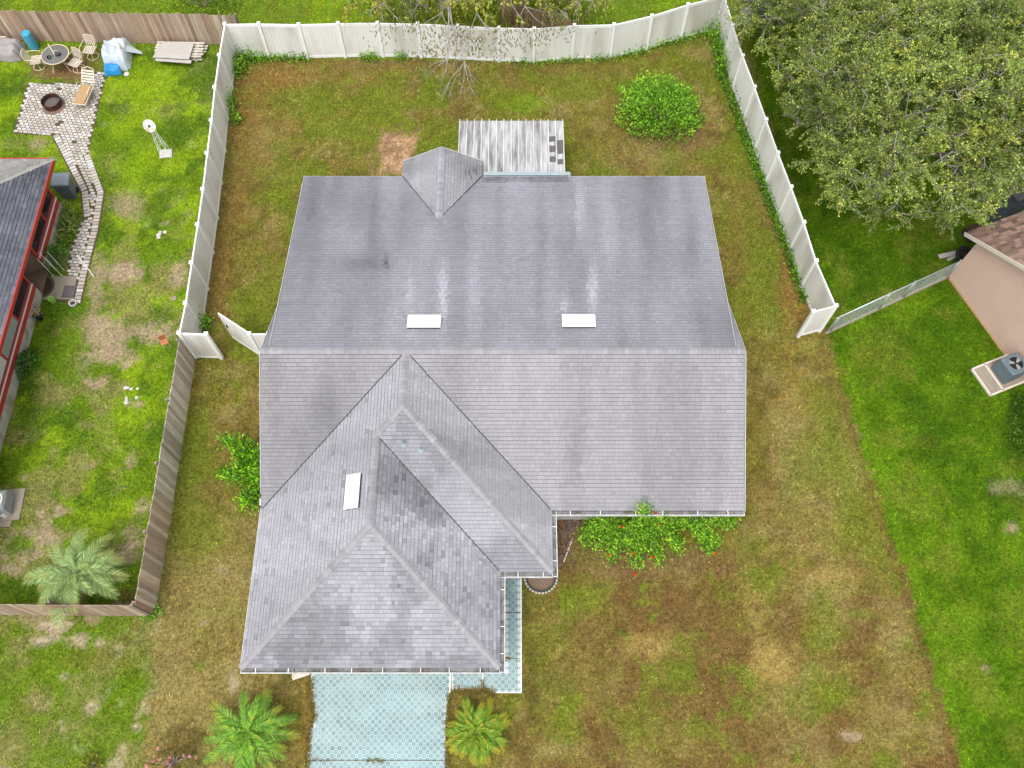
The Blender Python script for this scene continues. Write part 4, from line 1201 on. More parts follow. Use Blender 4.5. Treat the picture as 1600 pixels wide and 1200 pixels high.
for sg in (1, -1):
    # eave origin, along the eave = rin, up the slope = +-rdir
    e0 = rc + rdir * (-oe if sg > 0 else RW + oe) - rin * ov + Vector((0, 0, RE - oe * rs_ + .14))
    m = MB(); shingle_face(m, e0, rin, rdir * sg, rs_, lambda r: 0.0, lambda r: 9.0, RW / 2 + oe, 'plain', expo=.15, tw=.26, base=brown, seed=80 + sg, brown=True)
    tag(m.build('shingles', M['brownroof'], rh, off=RO), kind='stuff')
    r1 = rdir * sg * (RW / 2 + oe) + Vector((0, 0, rs_ * (RW / 2 + oe)))
    q = [e0, e0 + rin * 9, e0 + rin * 9 + r1, e0 + r1]
    q = [x - Vector((0, 0, .012)) for x in q]
    m = MB(); m.add(q + [x - Vector((0, 0, .10)) for x in q], [(0, 1, 2, 3), (7, 6, 5, 4), (0, 4, 5, 1), (1, 5, 6, 2), (2, 6, 7, 3), (3, 7, 4, 0)])
    m.build('roof_deck', M['pinksoffit'], rh, off=RO)
    m = MB(); m.bar(e0 - rin * .015 - Vector((0, 0, .06)), e0 + r1 - rin * .015 - Vector((0, 0, .06)), .035, .16); m.build('rake_board', M['cream'], rh, off=RO)
b = MB(); b.bar(rc - rin * .05 + rdir * .1, rc - rin * .05 + rdir * 5, .06, .10); b.build('foundation', M['tancushion'], rh, off=RO)

# ================================================================== PLANTS
def leafcloud(name, Pn, D, L, Wd, col, parent, m=None, off=None, fold=.12):
    """N folded diamond leaves"""
    Pn = np.asarray(Pn, float); D = np.asarray(D, float); n = len(Pn)
    D = D / (np.linalg.norm(D, axis=1, keepdims=True) + 1e-9)
    ref = RNG.normal(0, 1, (n, 3)); ref[:, 2] += 0.9
    s = np.cross(D, ref); s /= (np.linalg.norm(s, axis=1, keepdims=True) + 1e-9)
    nn = np.cross(s, D); nn *= np.sign(nn[:, 2:3] + 1e-9)
    L = np.broadcast_to(L, (n,))[:, None]; Wd = np.broadcast_to(Wd, (n,))[:, None]
    mid = Pn + D * L * .5
    V = np.stack([Pn, mid + s * Wd / 2 + nn * L * fold, Pn + D * L, mid - s * Wd / 2 + nn * L * fold], 1).reshape(-1, 3)
    Fq = np.arange(n * 4).reshape(n, 4)
    o = npmesh(name, V, Fq, m or M['leaf'], parent, np.clip(col, .003, .8), off=off)
    return o
def rnd_dirs(n):
    v = RNG.normal(0, 1, (n, 3)); return v / np.linalg.norm(v, axis=1, keepdims=True)
def shades(n, cols, jit=.25):
    cs = np.array([lin(c) / GAIN for c in cols])
    return np.array([1.95, 1.72, 1.5]) * cs[RNG.integers(0, len(cs), n)] * np.exp(RNG.normal(0, jit, n))[:, None]

def make_tree(name, label, base, cc, rad, nspray, nleaf, cols, seed, bare=.14, leafL=(.07, .13), group=None, fork=.28, trunk_r=.2, droop=.0, zmin=-.35):
    rs = random.Random(seed)
    base, cc = Vector(base), Vector(cc)
    root = thing(name, label, 'tree', tuple(base), 0, group); off = tuple(base)
    tk = MB(); br = MB()
    fk = base.lerp(cc, fork) + Vector((rs.uniform(-.2, .2), rs.uniform(-.2, .2), 0)); fk.z = max(1.2, cc.z * fork + .4)
    tk.tube([base - Vector((0, 0, .1)), base.lerp(fk, .5) + Vector((rs.uniform(-.1, .1), rs.uniform(-.1, .1), 0)), fk], [trunk_r * 1.25, trunk_r, trunk_r * .8], 9)
    samples = []
    nl = 11
    for i in range(nl):
        a = 2 * math.pi * (i + rs.uniform(-.3, .3)) / nl
        el = rs.uniform(-.05, 1.1)
        tip = cc + Vector((math.cos(a) * math.cos(el) * rad[0], math.sin(a) * math.cos(el) * rad[1], math.sin(el) * rad[2])) * rs.uniform(.6, .8)
        mid = fk.lerp(tip, .5) + Vector((rs.uniform(-.4, .4), rs.uniform(-.4, .4), rs.uniform(.1, .6)))
        pts = [fk, fk.lerp(mid, .55) + Vector((0, 0, .15)), mid, mid.lerp(tip, .5) + Vector((rs.uniform(-.2, .2), rs.uniform(-.2, .2), .1)), tip]
        tk.tube(pts, [trunk_r * .55, trunk_r * .42, trunk_r * .3, trunk_r * .2, trunk_r * .1], 6, cap=False)
        for k in range(len(pts) - 1):
            for t in (.2, .5, .8): samples.append(pts[k].lerp(pts[k + 1], t))
    samples = [s for s in samples if (s - fk).length > .5]
    LP, LD = [], []
    for rr_ in sorted(rs.random() ** (1 / 2.2) * .68 + .34 for _ in range(nspray)):
        d = rnd_dirs(1)[0]
        if d[2] < zmin: d[2] = -d[2]
        r = rr_
        lump = .80 + .40 * float(vnoise(np.float64(d[0] * 2.3 + seed), np.float64(d[1] * 2.3 + d[2]), 7))
        p = cc + Vector((d[0] * rad[0], d[1] * rad[1], d[2] * rad[2])) * (r * lump)
        s = min(samples, key=lambda q: (q - p).length + .25 * max(0, (q - fk).length - (p - fk).length) + rs.uniform(0, .3))
        m = s.lerp(p, .55) + Vector((rs.uniform(-.15, .15), rs.uniform(-.15, .15), rs.uniform(.0, .22)))
        br.tube([s, m, p], [.024, .016, .010], 4, cap=False)
        samples += [m, m.lerp(p, .5), p]
        out = (p - s); out = out.normalized() if out.length > .05 else Vector((0, 0, 1))
        isbare = rs.random() < bare
        nt = rs.randint(4, 7)
        for k in range(nt):
            td = (out * .9 + Vector(rnd_dirs(1)[0]) * .75 + Vector((0, 0, .1 - droop))).normalized()
            ln = rs.uniform(.35, .85)
            q0 = m.lerp(p, rs.uniform(.35, 1))
            q1 = q0 + td * ln * .55 + Vector((0, 0, rs.uniform(-.03, .06)))
            q2 = q0 + td * ln + Vector(rnd_dirs(1)[0]) * .10 - Vector((0, 0, droop * .3))
            br.tube([q0, q1, q2], [.009, .007, .004], 3, cap=False)
            if isbare and k < nt - 1: 
                e = (td + Vector(rnd_dirs(1)[0]) * .6).normalized()
                br.tube([q1, q1 + e * ln * .5], [.008, .004], 3, cap=False)
                continue
            nlv = int(nleaf * rs.uniform(.6, 1.3))
            for j in range(nlv):
                t = rs.uniform(.1, 1.05)
                b0 = (q0.lerp(q1, t * 2) if t < .5 else q1.lerp(q2, t * 2 - 1))
                LP.append(tuple(b0 + Vector((rs.gauss(0, .05), rs.gauss(0, .05), rs.gauss(0, .04)))))
                LD.append(tuple(td * .7 + Vector((rs.gauss(0, .6), rs.gauss(0, .6), rs.gauss(.05, .4) - droop))))
    tk.build('trunk', M['bark'], root, off=off, smooth=True)
    br.build('branches', M['twig'], root, off=off)
    n = len(LP)
    P0 = np.array(LP); col = shades(n, cols, .28)
    cl = fbm(P0[:, 0] * .9 + seed, P0[:, 1] * .9 + P0[:, 2] * .7, 500 + seed, 3)
    col *= (.35 + 1.25 * cl)[:, None]
    yel = sstep(.62, .75, fbm(P0[:, 0] * 1.6, P0[:, 1] * 1.6 + P0[:, 2], 540 + seed, 2))[:, None]
    col = col * (1 + yel * np.array([.38, .24, -.05]))
    leafcloud('crown', P0, LD, RNG.uniform(leafL[0], leafL[1], n), RNG.uniform(leafL[0], leafL[1], n) * .52, col, root, off=off)
    return root
OAK = [(128, 156, 76), (112, 142, 66), (148, 170, 86), (94, 122, 58), (158, 174, 100)]
make_tree('oak_tree', 'big spreading oak with grey twigs over the right lawn fence corner', (16.0, 23.8, 0), (15.9, 23.7, 4.4), (5.3, 5.0, 3.1), 820, 40, OAK, 3, leafL=(.07, .13))
make_tree('oak_tree', 'oak at the upper right, behind the brown-roofed house', (21.2, 27.6, 0), (20.6, 26.6, 4.6), (5.2, 5.0, 3.0), 440, 38, OAK, 5, leafL=(.07, .13))
make_tree('oak_tree', 'oak at the top edge beside the short white fence', (13.8, 30.8, 0), (13.6, 30.0, 4.2), (4.6, 3.4, 2.6), 380, 36, OAK, 9, leafL=(.07, .13))
# bare-limbed tree hanging over the back fence
make_tree('bare_tree', 'half-bare tree with pale branches hanging over the back fence', (-1.2, 35.4, 0), (-1.4, 32.5, 3.0), (5.6, 2.2, 1.5), 260, 15, [(136, 150, 58), (118, 132, 48), (152, 160, 74)], 14, bare=.45, leafL=(.10, .19), droop=.45, trunk_r=.15)
# overhanging dead branches in front of the fence belong to the same crown
bt = [o for o in bpy.data.objects if o.name.startswith('bare_tree')][0]
bo = tuple(bt.location)
lb_ = MB()
rs = random.Random(4)
def spray(p0, tips, r0=.02):
    for t in tips:
        m = p0.lerp(t, .5) + Vector((rs.uniform(-.12, .12), rs.uniform(-.12, .12), rs.uniform(-.05, .15)))
        lb_.tube([p0, m, t], [r0, r0 * .7, r0 * .3], 5, cap=False)
        for k in range(4):
            s = m.lerp(t, rs.uniform(0, .8)); e = (t - m).normalized()
            lb_.tube([s, s + (e * .5 + Vector((rs.uniform(-.4, .4), rs.uniform(-.3, .1), rs.uniform(-.2, .2)))) * rs.uniform(.5, 1)], [r0 * .4, r0 * .15], 4, cap=False)
org_ = at(722, 20, 3.6)
for a_px, tips in (((726, 97), [(700, 152), (716, 158), (741, 150), (738, 130), (690, 158)]), ((700, 92), [(668, 122), (688, 128), (664, 110)]), ((712, 60), [(709, 105), (690, 95)]),
                   ((690, 20), [(680, 40), (705, 45), (660, 38)]), ((745, 20), [(770, 50), (760, 40), (735, 46)]), ((600, 5), [(598, 34), (622, 30), (575, 25)]), ((820, 10), [(850, 40), (815, 40), (870, 38)])):
    p = at(*a_px, 3.2)
    q_ = Vector((p.x + rs.uniform(-1.5, 1.5), 34.6, 3.3)); e_ = p - q_
    sd_ = Vector((rs.uniform(-.45, .45), 0, rs.uniform(.1, .4)))
    lb_.tube([q_, q_ + e_ * .35 + sd_, q_ + e_ * .7 + sd_ * .6 + Vector((rs.uniform(-.2, .2), 0, 0)), p], [.034, .029, .025, .021], 6, cap=False)
    spray(p, [at(x, y, 2.6 + rs.uniform(-.2, .3)) for x, y in tips])
lb_.build('dead_branches', M['twig'], bt, off=bo)
n = 1000
hc_ = np.array([(700, 50), (690, 72), (745, 60), (735, 78), (790, 55), (770, 80), (830, 62), (850, 48), (672, 82), (668, 100), (720, 45), (600, 42), (650, 45), (880, 45), (690, 130), (730, 125)], float)[RNG.integers(0, 16, 1000)]
pp = np.array([tuple(at(x, y, h)) for x, y, h in zip(hc_[:, 0] + RNG.normal(0, 15, n), hc_[:, 1] + RNG.normal(0, 11, n), RNG.uniform(2.4, 3.6, n))])
leafcloud('hanging_leaves', pp, RNG.normal(0, .35, (n, 3)) + [0, -.2, -.9], RNG.uniform(.12, .21, n), RNG.uniform(.045, .07, n), shades(n, [(120, 120, 70), (104, 112, 56), (134, 136, 84)]), bt, off=bo)

def shrub(name, label, c, rad, n, cols, L=(.07, .12), cat='shrub', group=None, seed=0, spikes=0, wl=.55, flow=None, zc=.55, lumps=.35):
    c = Vector(c)
    root = thing(name, label, cat, (c.x, c.y, 0), 0, group); off = (c.x, c.y, 0)
    d = rnd_dirs(n); d[:, 2] = np.abs(d[:, 2]) * 1.0 - .15 * (RNG.random(n) < .5)
    lump = 1 - lumps / 2 + lumps * fbm(d[:, 0] * 2.4 + seed, d[:, 1] * 2.4 + d[:, 2] * 2.4, 600 + seed, 3) * 1.2
    r = (RNG.random(n) ** .30) * lump * np.where(vnoise(d[:, 0] * 9 + seed, d[:, 1] * 9 + d[:, 2] * 5, 650) > .72, 1.13, 1.0)
    rad = np.array(rad)
    Pn = np.array([c.x, c.y, rad[2] * .12]) + d * r[:, None] * rad
    Pn[:, 2] = np.maximum(Pn[:, 2], .03)
    D = d * .7 + RNG.normal(0, .5, (n, 3)) + [0, 0, .35]
    col = shades(n, cols, .22)
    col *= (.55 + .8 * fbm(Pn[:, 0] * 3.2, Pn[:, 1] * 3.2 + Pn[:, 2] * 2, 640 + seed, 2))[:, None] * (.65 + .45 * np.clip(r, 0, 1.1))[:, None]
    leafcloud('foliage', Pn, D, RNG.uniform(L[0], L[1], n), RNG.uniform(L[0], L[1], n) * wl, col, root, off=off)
    b = MB(); rs = random.Random(seed)
    for k in range(9):
        a = rs.uniform(0, 6.28); e = rs.uniform(.3, .8)
        q = Vector((c.x + math.cos(a) * rad[0] * e, c.y + math.sin(a) * rad[1] * e, rad[2] * rs.uniform(.4, .8)))
        b.tube([(c.x, c.y, -.05), Vector((c.x, c.y, 0)).lerp(q, .5) + Vector((0, 0, .1)), q], [.03, .02, .008], 5, cap=False)
    b.build('stems', M['bark'], root, off=off)
    if flow is not None:
        for (x, y, h) in flow[0]:
            p = at(x, y, h)
            m_ = 10
            dd = rnd_dirs(m_); dd[:, 2] = np.abs(dd[:, 2]) * .6 + .1
            leafcloud('flower', np.repeat([tuple(p)], m_, 0), dd, .07, .055, shades(m_, flow[1], .15), root, M['flower'], off=off)
    return root
shrub('round_shrub', 'round bright green shrub standing alone in the back yard', (6.62, 27.35, 0), (1.78, 1.55, 1.75), 7500, [(108, 166, 48), (128, 186, 58), (88, 146, 42), (146, 200, 66)], L=(.09, .15), seed=2, lumps=.45)

# sprawling flowering shrub against the front wall
def sprawl(name, label, arms, n_per, cols, L, cat='shrub', flow=None, h=.6, seed=0, wl=.5, width=.22):
    """shoots that run out along the ground or up: arms = lists of photo points with heights"""
    p0 = at(*arms[0][0])
    root = thing(name, label, cat, (p0.x, p0.y, 0)); off = (p0.x, p0.y, 0)
    P0, D0 = [], []
    st = MB(); rs = random.Random(seed)
    for arm in arms:
        pts = [at(*q) for q in arm]
        st.tube(pts, [.018] * (len(pts) - 1) + [.006], 5, cap=False)
        Lt = sum((b - a).length for a, b in zip(pts[:-1], pts[1:]))
        for a, b in zip(pts[:-1], pts[1:]):
            m = int(n_per * (b - a).length)
            t = RNG.random((m, 1))
            q = np.array(a) + (np.array(b) - np.array(a)) * t
            q += RNG.normal(0, 1, (m, 3)) * [width, width, width * .7]
            q[:, 2] = np.abs(q[:, 2])
            P0.append(q); D0.append(RNG.normal(0, .6, (m, 3)) + [0, 0, .4] + np.array((b - a).normalized()) * .5)
    P0, D0 = np.concatenate(P0), np.concatenate(D0)
    n = len(P0)
    col = shades(n, cols, .24) * (.6 + .75 * fbm(P0[:, 0] * 3.5, P0[:, 1] * 3.5, 700 + seed, 2))[:, None]
    leafcloud('foliage', P0, D0, RNG.uniform(*L, n), RNG.uniform(*L, n) * wl, col, root, off=off)
    st.build('stems', M['bark'], root, off=off)
    if flow:
        for (x, y, h_) in flow[0]:
            p = at(x, y, h_); m_ = 12
            dd = rnd_dirs(m_); dd[:, 2] = np.abs(dd[:, 2]) * .6 + .1
            leafcloud('flower', np.repeat([tuple(p)], m_, 0), dd, .075, .06, shades(m_, flow[1], .15), root, M['flower'], off=off)
    return root
FL = [(118, 178, 44), (140, 202, 58), (92, 154, 38), (166, 218, 70), (64, 120, 34)]
sprawl('hibiscus_shrub', 'bright green sprawling shrub with red flowers under the front gutter',
       [[(985, 815, .7), (940, 822, .9), (908, 838, .6)], [(985, 815, .7), (950, 840, .9), (930, 848, .6)], [(985, 812, .9), (965, 845, .9), (955, 872, .5)], [(990, 812, .9), (995, 850, 1.0), (994, 882, .5)],
        [(1000, 812, .9), (1020, 845, 1.0), (1030, 876, .5)], [(1000, 812, .9), (1045, 830, 1.0), (1060, 858, .6)], [(1010, 812, .9), (1090, 818, 1.0), (1112, 858, .6)], [(1010, 812, .9), (1100, 812, 1.2), (1150, 815, 1.0)],
        [(1000, 815, 1.0), (1003, 800, 2.3), (1006, 793, 2.9)], [(960, 812, .9), (920, 820, 1.0)], [(1080, 815, .9), (1100, 835, 1.0), (1120, 850, .5)], [(1005, 820, .8), (980, 835, 1.2), (972, 850, 1.0)], [(1020, 812, 1.5), (1042, 806, 2.4)]],
       640, FL, (.07, .13), seed=3, width=.15,
       flow=([(970, 824, 1.3), (1027, 821, 1.5), (1034, 818, 1.5), (951, 868, .8), (990, 865, .9), (1020, 871, .9), (1118, 865, .7), (990, 897, .2), (1024, 802, 2.6), (1048, 842, .9)], [(226, 70, 36), (236, 92, 52), (200, 48, 34)]))
sprawl('whorled_shrub', 'lime green leafy shrub tucked under the left eave',
       [[(402, 715, 1.2), (370, 698, 1.3), (350, 685, 1.1)], [(402, 720, 1.2), (380, 690, 1.4)], [(404, 740, 1.3), (372, 742, 1.3), (347, 740, 1.1)], [(404, 750, 1.2), (395, 748, 1.9)], [(405, 760, 1.2), (390, 775, 1.2), (378, 783, 1.0)], [(405, 765, 1.0), (396, 790, .9)], [(400, 725, 1.0), (385, 712, 1.1), (372, 715, .9)], [(400, 740, .9), (380, 755, .8)], [(400, 730, .8), (375, 728, .6)]],
       420, [(104, 176, 34), (128, 198, 36), (84, 146, 34), (150, 210, 40), (58, 104, 36)], (.10, .18), seed=5, wl=.38, width=.14)

# palms: every frond is a part
def frond_mesh(L, e0, droop, npair, ll, cols, seed, tip=None, vw=.35):
    rs = np.random.default_rng(seed)
    nseg = 10
    pts = [np.zeros(3)]; e = e0
    for i in range(nseg):
        pts.append(pts[-1] + np.array([math.cos(e), 0, math.sin(e)]) * L / nseg)
        e -= droop / nseg * (1 + .8 * i / nseg)
    pts = np.array(pts)
    V, Fq, cc = [], [], []
    def pt(t):
        k = min(int(t * nseg), nseg - 1); f = t * nseg - k
        return pts[k] + (pts[k + 1] - pts[k]) * f, (pts[k + 1] - pts[k]) / np.linalg.norm(pts[k + 1] - pts[k])
    base = np.array([lin(c) / GAIN for c in cols])
    for i in range(nseg):                      # rachis
        a, b = pts[i], pts[i + 1]
        w0, w1 = .020 * (1 - i / nseg) + .005, .020 * (1 - (i + 1) / nseg) + .005
        n0 = len(V)
        V += [a + [0, -w0, .004], a + [0, w0, .004], b + [0, w1, .004], b + [0, -w1, .004]]
        Fq.append((n0, n0 + 1, n0 + 2, n0 + 3)); cc.append(lin((168, 184, 98)) / GAIN)
    for i in range(npair):
        t = .10 + .89 * (i + .5) / npair
        p, d = pt(t)
        env = math.sin(math.pi * min(1, (.18 + .82 * t) * .93)) ** .7
        for sg in (1, -1):
            l = ll * env * rs.uniform(.85, 1.1)
            swp = .55 + .7 * t
            dirv = np.array([0, sg * math.cos(swp * .9), 0]) + d * math.sin(swp * .9) + np.array([0, 0, vw * rs.uniform(.5, 1.2)])
            dirv /= np.linalg.norm(dirv)
            w = .026 * (.7 + .5 * env)
            q1 = p + dirv * l * .55
            q2 = p + dirv * l + np.array([0, 0, -l * .28])
            n0 = len(V)
            wv = d * w
            V += [p - wv * .5, p + wv * .5, q1 + wv * .55, q2, q1 - wv * .55]
            c = 1.45 * base[rs.integers(0, len(base))] * math.exp(rs.normal(0, .22))
            if tip is not None and t > .72: c = c * .4 + lin(tip) / GAIN * .8
            Fq.append((n0, n0 + 1, n0 + 2, n0 + 4)); cc.append(c)
            Fq.append((n0 + 4, n0 + 2, n0 + 3, n0 + 3)); cc.append(c)
    me = bpy.data.meshes.new('frond')
    me.from_pydata([tuple(v) for v in V], [], [tuple(dict.fromkeys(f)) for f in Fq]); me.update()
    setcol(me, np.array(cc), 'FACE'); me.materials.append(M['leaf'])
    return me
def palm(name, label, p, hc, rings, cols, tip=None, ll=.33, npair=30, seed=0, trunk_r=.09):
    """rings: (count, length, elevation, droop)"""
    root = thing(name, label, 'palm', (p.x, p.y, 0))
    rs = random.Random(seed)
    b = MB()
    prof = [(trunk_r * 1.3, -.05)] + [(trunk_r * (1 + .12 * (k % 2)), hc * k / 10) for k in range(11)] + [(trunk_r * .6, hc + .08), (0, hc + .12)]
    b.lathe(prof, (0, 0, 0), 12); b.build('trunk', M['bark'], root)
    for k, (cnt, L, e, dr) in enumerate(rings):
        mes = [frond_mesh(L, e, dr, npair, ll * L / rings[-1][1] * rs.uniform(.9, 1.05), cols, seed + k * 7 + j, tip if rs.random() < .6 else None) for j in range(3)]
        for i in range(cnt):
            yaw = 2 * math.pi * (i + rs.uniform(-.42, .42)) / cnt + k * .4
            share('frond', mes[i % 3], root, (0, 0, hc), (rs.uniform(-.25, .25), rs.uniform(-.12, .12), yaw), (rs.uniform(.72, 1.02),) * 3)
    return root
PG = [(116, 168, 54), (134, 186, 62), (96, 148, 48), (156, 198, 66)]
palm('date_palm', 'green feathery palm on the left of the driveway', at(394, 1146), .55, [(5, .9, 1.2, .8), (9, 1.35, .85, 1.1), (12, 1.6, .5, 1.0), (10, 1.65, .2, .7)], PG, tip=(188, 190, 60), seed=11, ll=.36)
palm('date_palm', 'yellow-tipped palm on the right of the driveway', at(745, 1146), .40, [(6, .75, 1.25, .8), (11, 1.05, .9, 1.1), (13, 1.2, .55, 1.1), (11, 1.2, .2, .7)], [(124, 164, 44), (142, 178, 52), (100, 140, 40), (170, 180, 56)], tip=(206, 176, 52), seed=23, ll=.32, npair=28)
palm('silver_palm', 'large silvery green palm inside the corner of the wooden fence', at(146, 908), 1.4, [(4, 1.1, 1.1, .8), (7, 1.55, .7, 1.0), (8, 1.85, .4, .9), (7, 1.85, .05, .5)], [(152, 178, 116), (168, 192, 128), (132, 162, 96), (146, 168, 90)], tip=(188, 190, 110), seed=37, ll=.52, npair=36, trunk_r=.12)

# weeds and vines along the fences
def weeds(name, label, spots, n, cols, L=(.08, .14), spread=.2, hh=.25, cat='weed', seed=0, wl=.55):
    p0 = at(*spots[0])
    root = thing(name, label, cat, (p0.x, p0.y, 0)); off = (p0.x, p0.y, 0)
    S_ = np.array([tuple(at(*s)) for s in spots])
    k = RNG.integers(0, len(S_), n)
    Pn = S_[k] + RNG.normal(0, 1, (n, 3)) * [spread, spread, 0]
    Pn[:, 2] = np.abs(RNG.normal(0, hh, n)) + .02
    col = shades(n, cols, .28) * (.6 + .8 * fbm(Pn[:, 0] * 3, Pn[:, 1] * 3, 800 + seed, 2))[:, None]
    leafcloud('foliage', Pn, RNG.normal(0, .7, (n, 3)) + [0, -.1, .5], RNG.uniform(*L, n), RNG.uniform(*L, n) * wl, col, root, off=off)
    b = MB(); rs = random.Random(seed)
    for s in S_[:40]:
        b.tube([(s[0], s[1], 0), (s[0] + rs.uniform(-.1, .1), s[1] + rs.uniform(-.1, .1), hh)], [.008, .004], 4, cap=False)
    b.build('stems', M['bark'], root, off=off)
    return root
WG = [(96, 150, 40), (118, 172, 52), (78, 128, 38), (136, 186, 60)]
def line(a, b, n): return [(a[0] + (b[0] - a[0]) * i / (n - 1), a[1] + (b[1] - a[1]) * i / (n - 1)) for i in range(n)]
weeds('fence_vine', 'green vine along the foot of the right white fence', line((1118, 62), (1128, 120), 8) + line((1128, 120), (1186, 280), 20) + line((1186, 280), (1256, 468), 22), 4300, [(82, 132, 36), (102, 154, 46), (64, 112, 32), (120, 170, 52)], spread=.11, hh=.18, seed=1)
weeds('fence_vine', 'dense green vine in the far right corner of the white fence', line((1121, 58), (1128, 110), 5) + [(1112, 62), (1124, 80), (1118, 52)], 1500, WG, spread=.22, hh=.45, seed=2)
weeds('fence_weeds', 'weeds along the back white fence near the shrub', line((930, 96), (1000, 80), 7) + line((1000, 80), (1100, 54), 9), 1100, WG, spread=.14, hh=.16, seed=3)
weeds('fence_weeds', 'leafy weed clump in the left corner of the white fence', [(376, 92), (372, 105), (380, 112), (390, 92), (398, 95), (370, 118), (384, 96)], 1100, WG, spread=.2, hh=.3, seed=4)
weeds('fence_weeds', 'low weeds along the back fence right of the left corner', line((408, 92), (478, 92), 8), 700, WG, spread=.14, hh=.16, seed=5)
weeds('fence_weeds', 'small bright weeds under the middle of the back fence', [(570, 92), (580, 93), (586, 90), (626, 93), (632, 90)], 450, WG, spread=.13, hh=.2, seed=6)
weeds('fence_weeds', 'low weeds under the back fence near the patio roof', line((800, 98), (910, 95), 12), 500, WG, spread=.13, hh=.1, seed=7)
weeds('fence_weeds', 'leafy weed climbing the left white fence', [(360, 158), (364, 172), (368, 185), (372, 192), (358, 165)], 550, WG, spread=.14, hh=.35, seed=8)
weeds('fence_weeds', 'weed at the foot of the left white fence near the gate', [(318, 502), (320, 512), (316, 516), (324, 506)], 420, WG, spread=.12, hh=.3, seed=9)
weeds('fence_weeds', 'tuft of weeds at the corner of the wooden fence', [(238, 958), (244, 957), (232, 961)], 220, WG, spread=.12, hh=.1, seed=10)
weeds('strap_plant', 'strappy green border plants beside the porch', line((98, 330), (98, 366), 6) + line((106, 335), (110, 360), 5) + [(90, 385), (92, 372), (102, 350)], 900, [(110, 140, 70), (130, 160, 84), (86, 118, 54), (150, 172, 100)], L=(.22, .42), spread=.17, hh=.15, cat='plant', seed=11, wl=.09)
shrub('porch_shrub', 'small dark green shrub against the porch wall by the doorway', at(88, 408), (.55, .6, .7), 900, [(80, 134, 44), (96, 156, 52), (62, 110, 36)], L=(.07, .12), seed=12)
shrub('porch_shrub', 'dark green shrub against the porch foundation', at(44, 572), (.42, .62, .6), 700, [(60, 112, 44), (76, 132, 50), (48, 92, 36)], L=(.08, .14), seed=13)
shrub('dark_shrub', 'dark green bush at the right edge below the air conditioner', (19.75, 12.0, 0), (1.35, 1.7, 1.5), 4200, [(48, 86, 30), (62, 104, 36), (84, 124, 44), (36, 66, 26)], L=(.08, .13), seed=14)
shrub('corner_shrub', 'dark shrub behind the white fence at the upper right', at(1196, 46), (1.0, 1.0, 1.7), 2600, [(74, 112, 44), (92, 130, 54), (58, 92, 36)], L=(.07, .12), seed=15)
shrub('back_hedge', 'loose yellow-green shrub beyond the back fence', (-4.6, 34.4, 0), (2.6, 1.4, 1.5), 4200, [(156, 176, 66), (136, 162, 56), (170, 186, 80)], L=(.08, .15), seed=16, lumps=.6)
shrub('back_hedge', 'deep green shrub beyond the back fence under the bare tree', (1.0, 33.8, 0), (3.0, 1.3, 1.3), 4200, [(136, 162, 56), (112, 142, 46), (156, 176, 66)], L=(.08, .15), seed=17, lumps=.6)
shrub('back_hedge', 'leafy shrub beyond the picket fence at the upper left', (-14.9, 34.4, 0), (1.7, .8, .9), 1500, [(112, 152, 50), (92, 132, 44), (130, 166, 60)], L=(.08, .14), seed=18)
pk = [(242, 1182, .3), (246, 1170, .35), (250, 1187, .3), (259, 1167, .35), (262, 1190, .3), (266, 1196, .25), (288, 1180, .35), (297, 1182, .35), (306, 1184, .3), (240, 1190, .3), (229, 1197, .25), (265, 1184, .3)]
shrub('flower_bush', 'thin dark bush with pink blossoms at the bottom left', at(275, 1192), (.85, .45, .45), 420, [(88, 84, 52), (70, 72, 44), (108, 112, 60)], L=(.05, .09), cat='flower bush', seed=19, flow=(pk, [(238, 150, 170), (244, 176, 190), (226, 120, 150)]))
shrub('small_plant', 'little yellow-green plant at the bottom edge of the left lawn', at(146, 1196), (.32, .28, .3), 160, [(150, 150, 50), (120, 140, 50)], L=(.10, .18), cat='plant', seed=20, wl=.25)

# ================================================================== PAVED GARDEN PATIO (left)
pat = MB(); pat.prism(PATIO, -.04, .004)
patio = pat.build('paved_patio', M['sand']); tag(patio, kind='structure')
pv_me = {}
def paver_mesh(sx, sy, tone):
    b = MB(); b.cur = tuple(np.clip(lin(tone) / GAIN * random.gauss(1, .05), 0, .8))
    x, y, bz = sx / 2, sy / 2, .008
    b.add([(-x, -y, 0), (x, -y, 0), (x, y, 0), (-x, y, 0), (-x, -y, .03), (x, -y, .03), (x, y, .03), (-x, y, .03), (-x + bz, -y + bz, .04), (x - bz, -y + bz, .04), (x - bz, y - bz, .04), (-x + bz, y - bz, .04)],
          [(0, 1, 5, 4), (1, 2, 6, 5), (2, 3, 7, 6), (3, 0, 4, 7), (4, 5, 9, 8), (5, 6, 10, 9), (6, 7, 11, 10), (7, 4, 8, 11), (8, 9, 10, 11)])
    me = bpy.data.meshes.new('paver'); me.from_pydata(b.v, [], b.f); me.update(); setcol(me, b.c, 'FACE'); me.materials.append(M['paver'])
    return me
TONES = [(232, 226, 218), (218, 210, 202), (240, 236, 230), (204, 194, 184), (222, 212, 196)]
PM = [paver_mesh(.186, .117, t) for t in TONES for _ in range(2)]
PMB = [paver_mesh(.255, .138, t) for t in TONES]
plist = []
def seg_frame(a, b):
    a, b = Vector((*a, 0)), Vector((*b, 0)); d = (b - a).normalized(); return a, d, (b - a).length
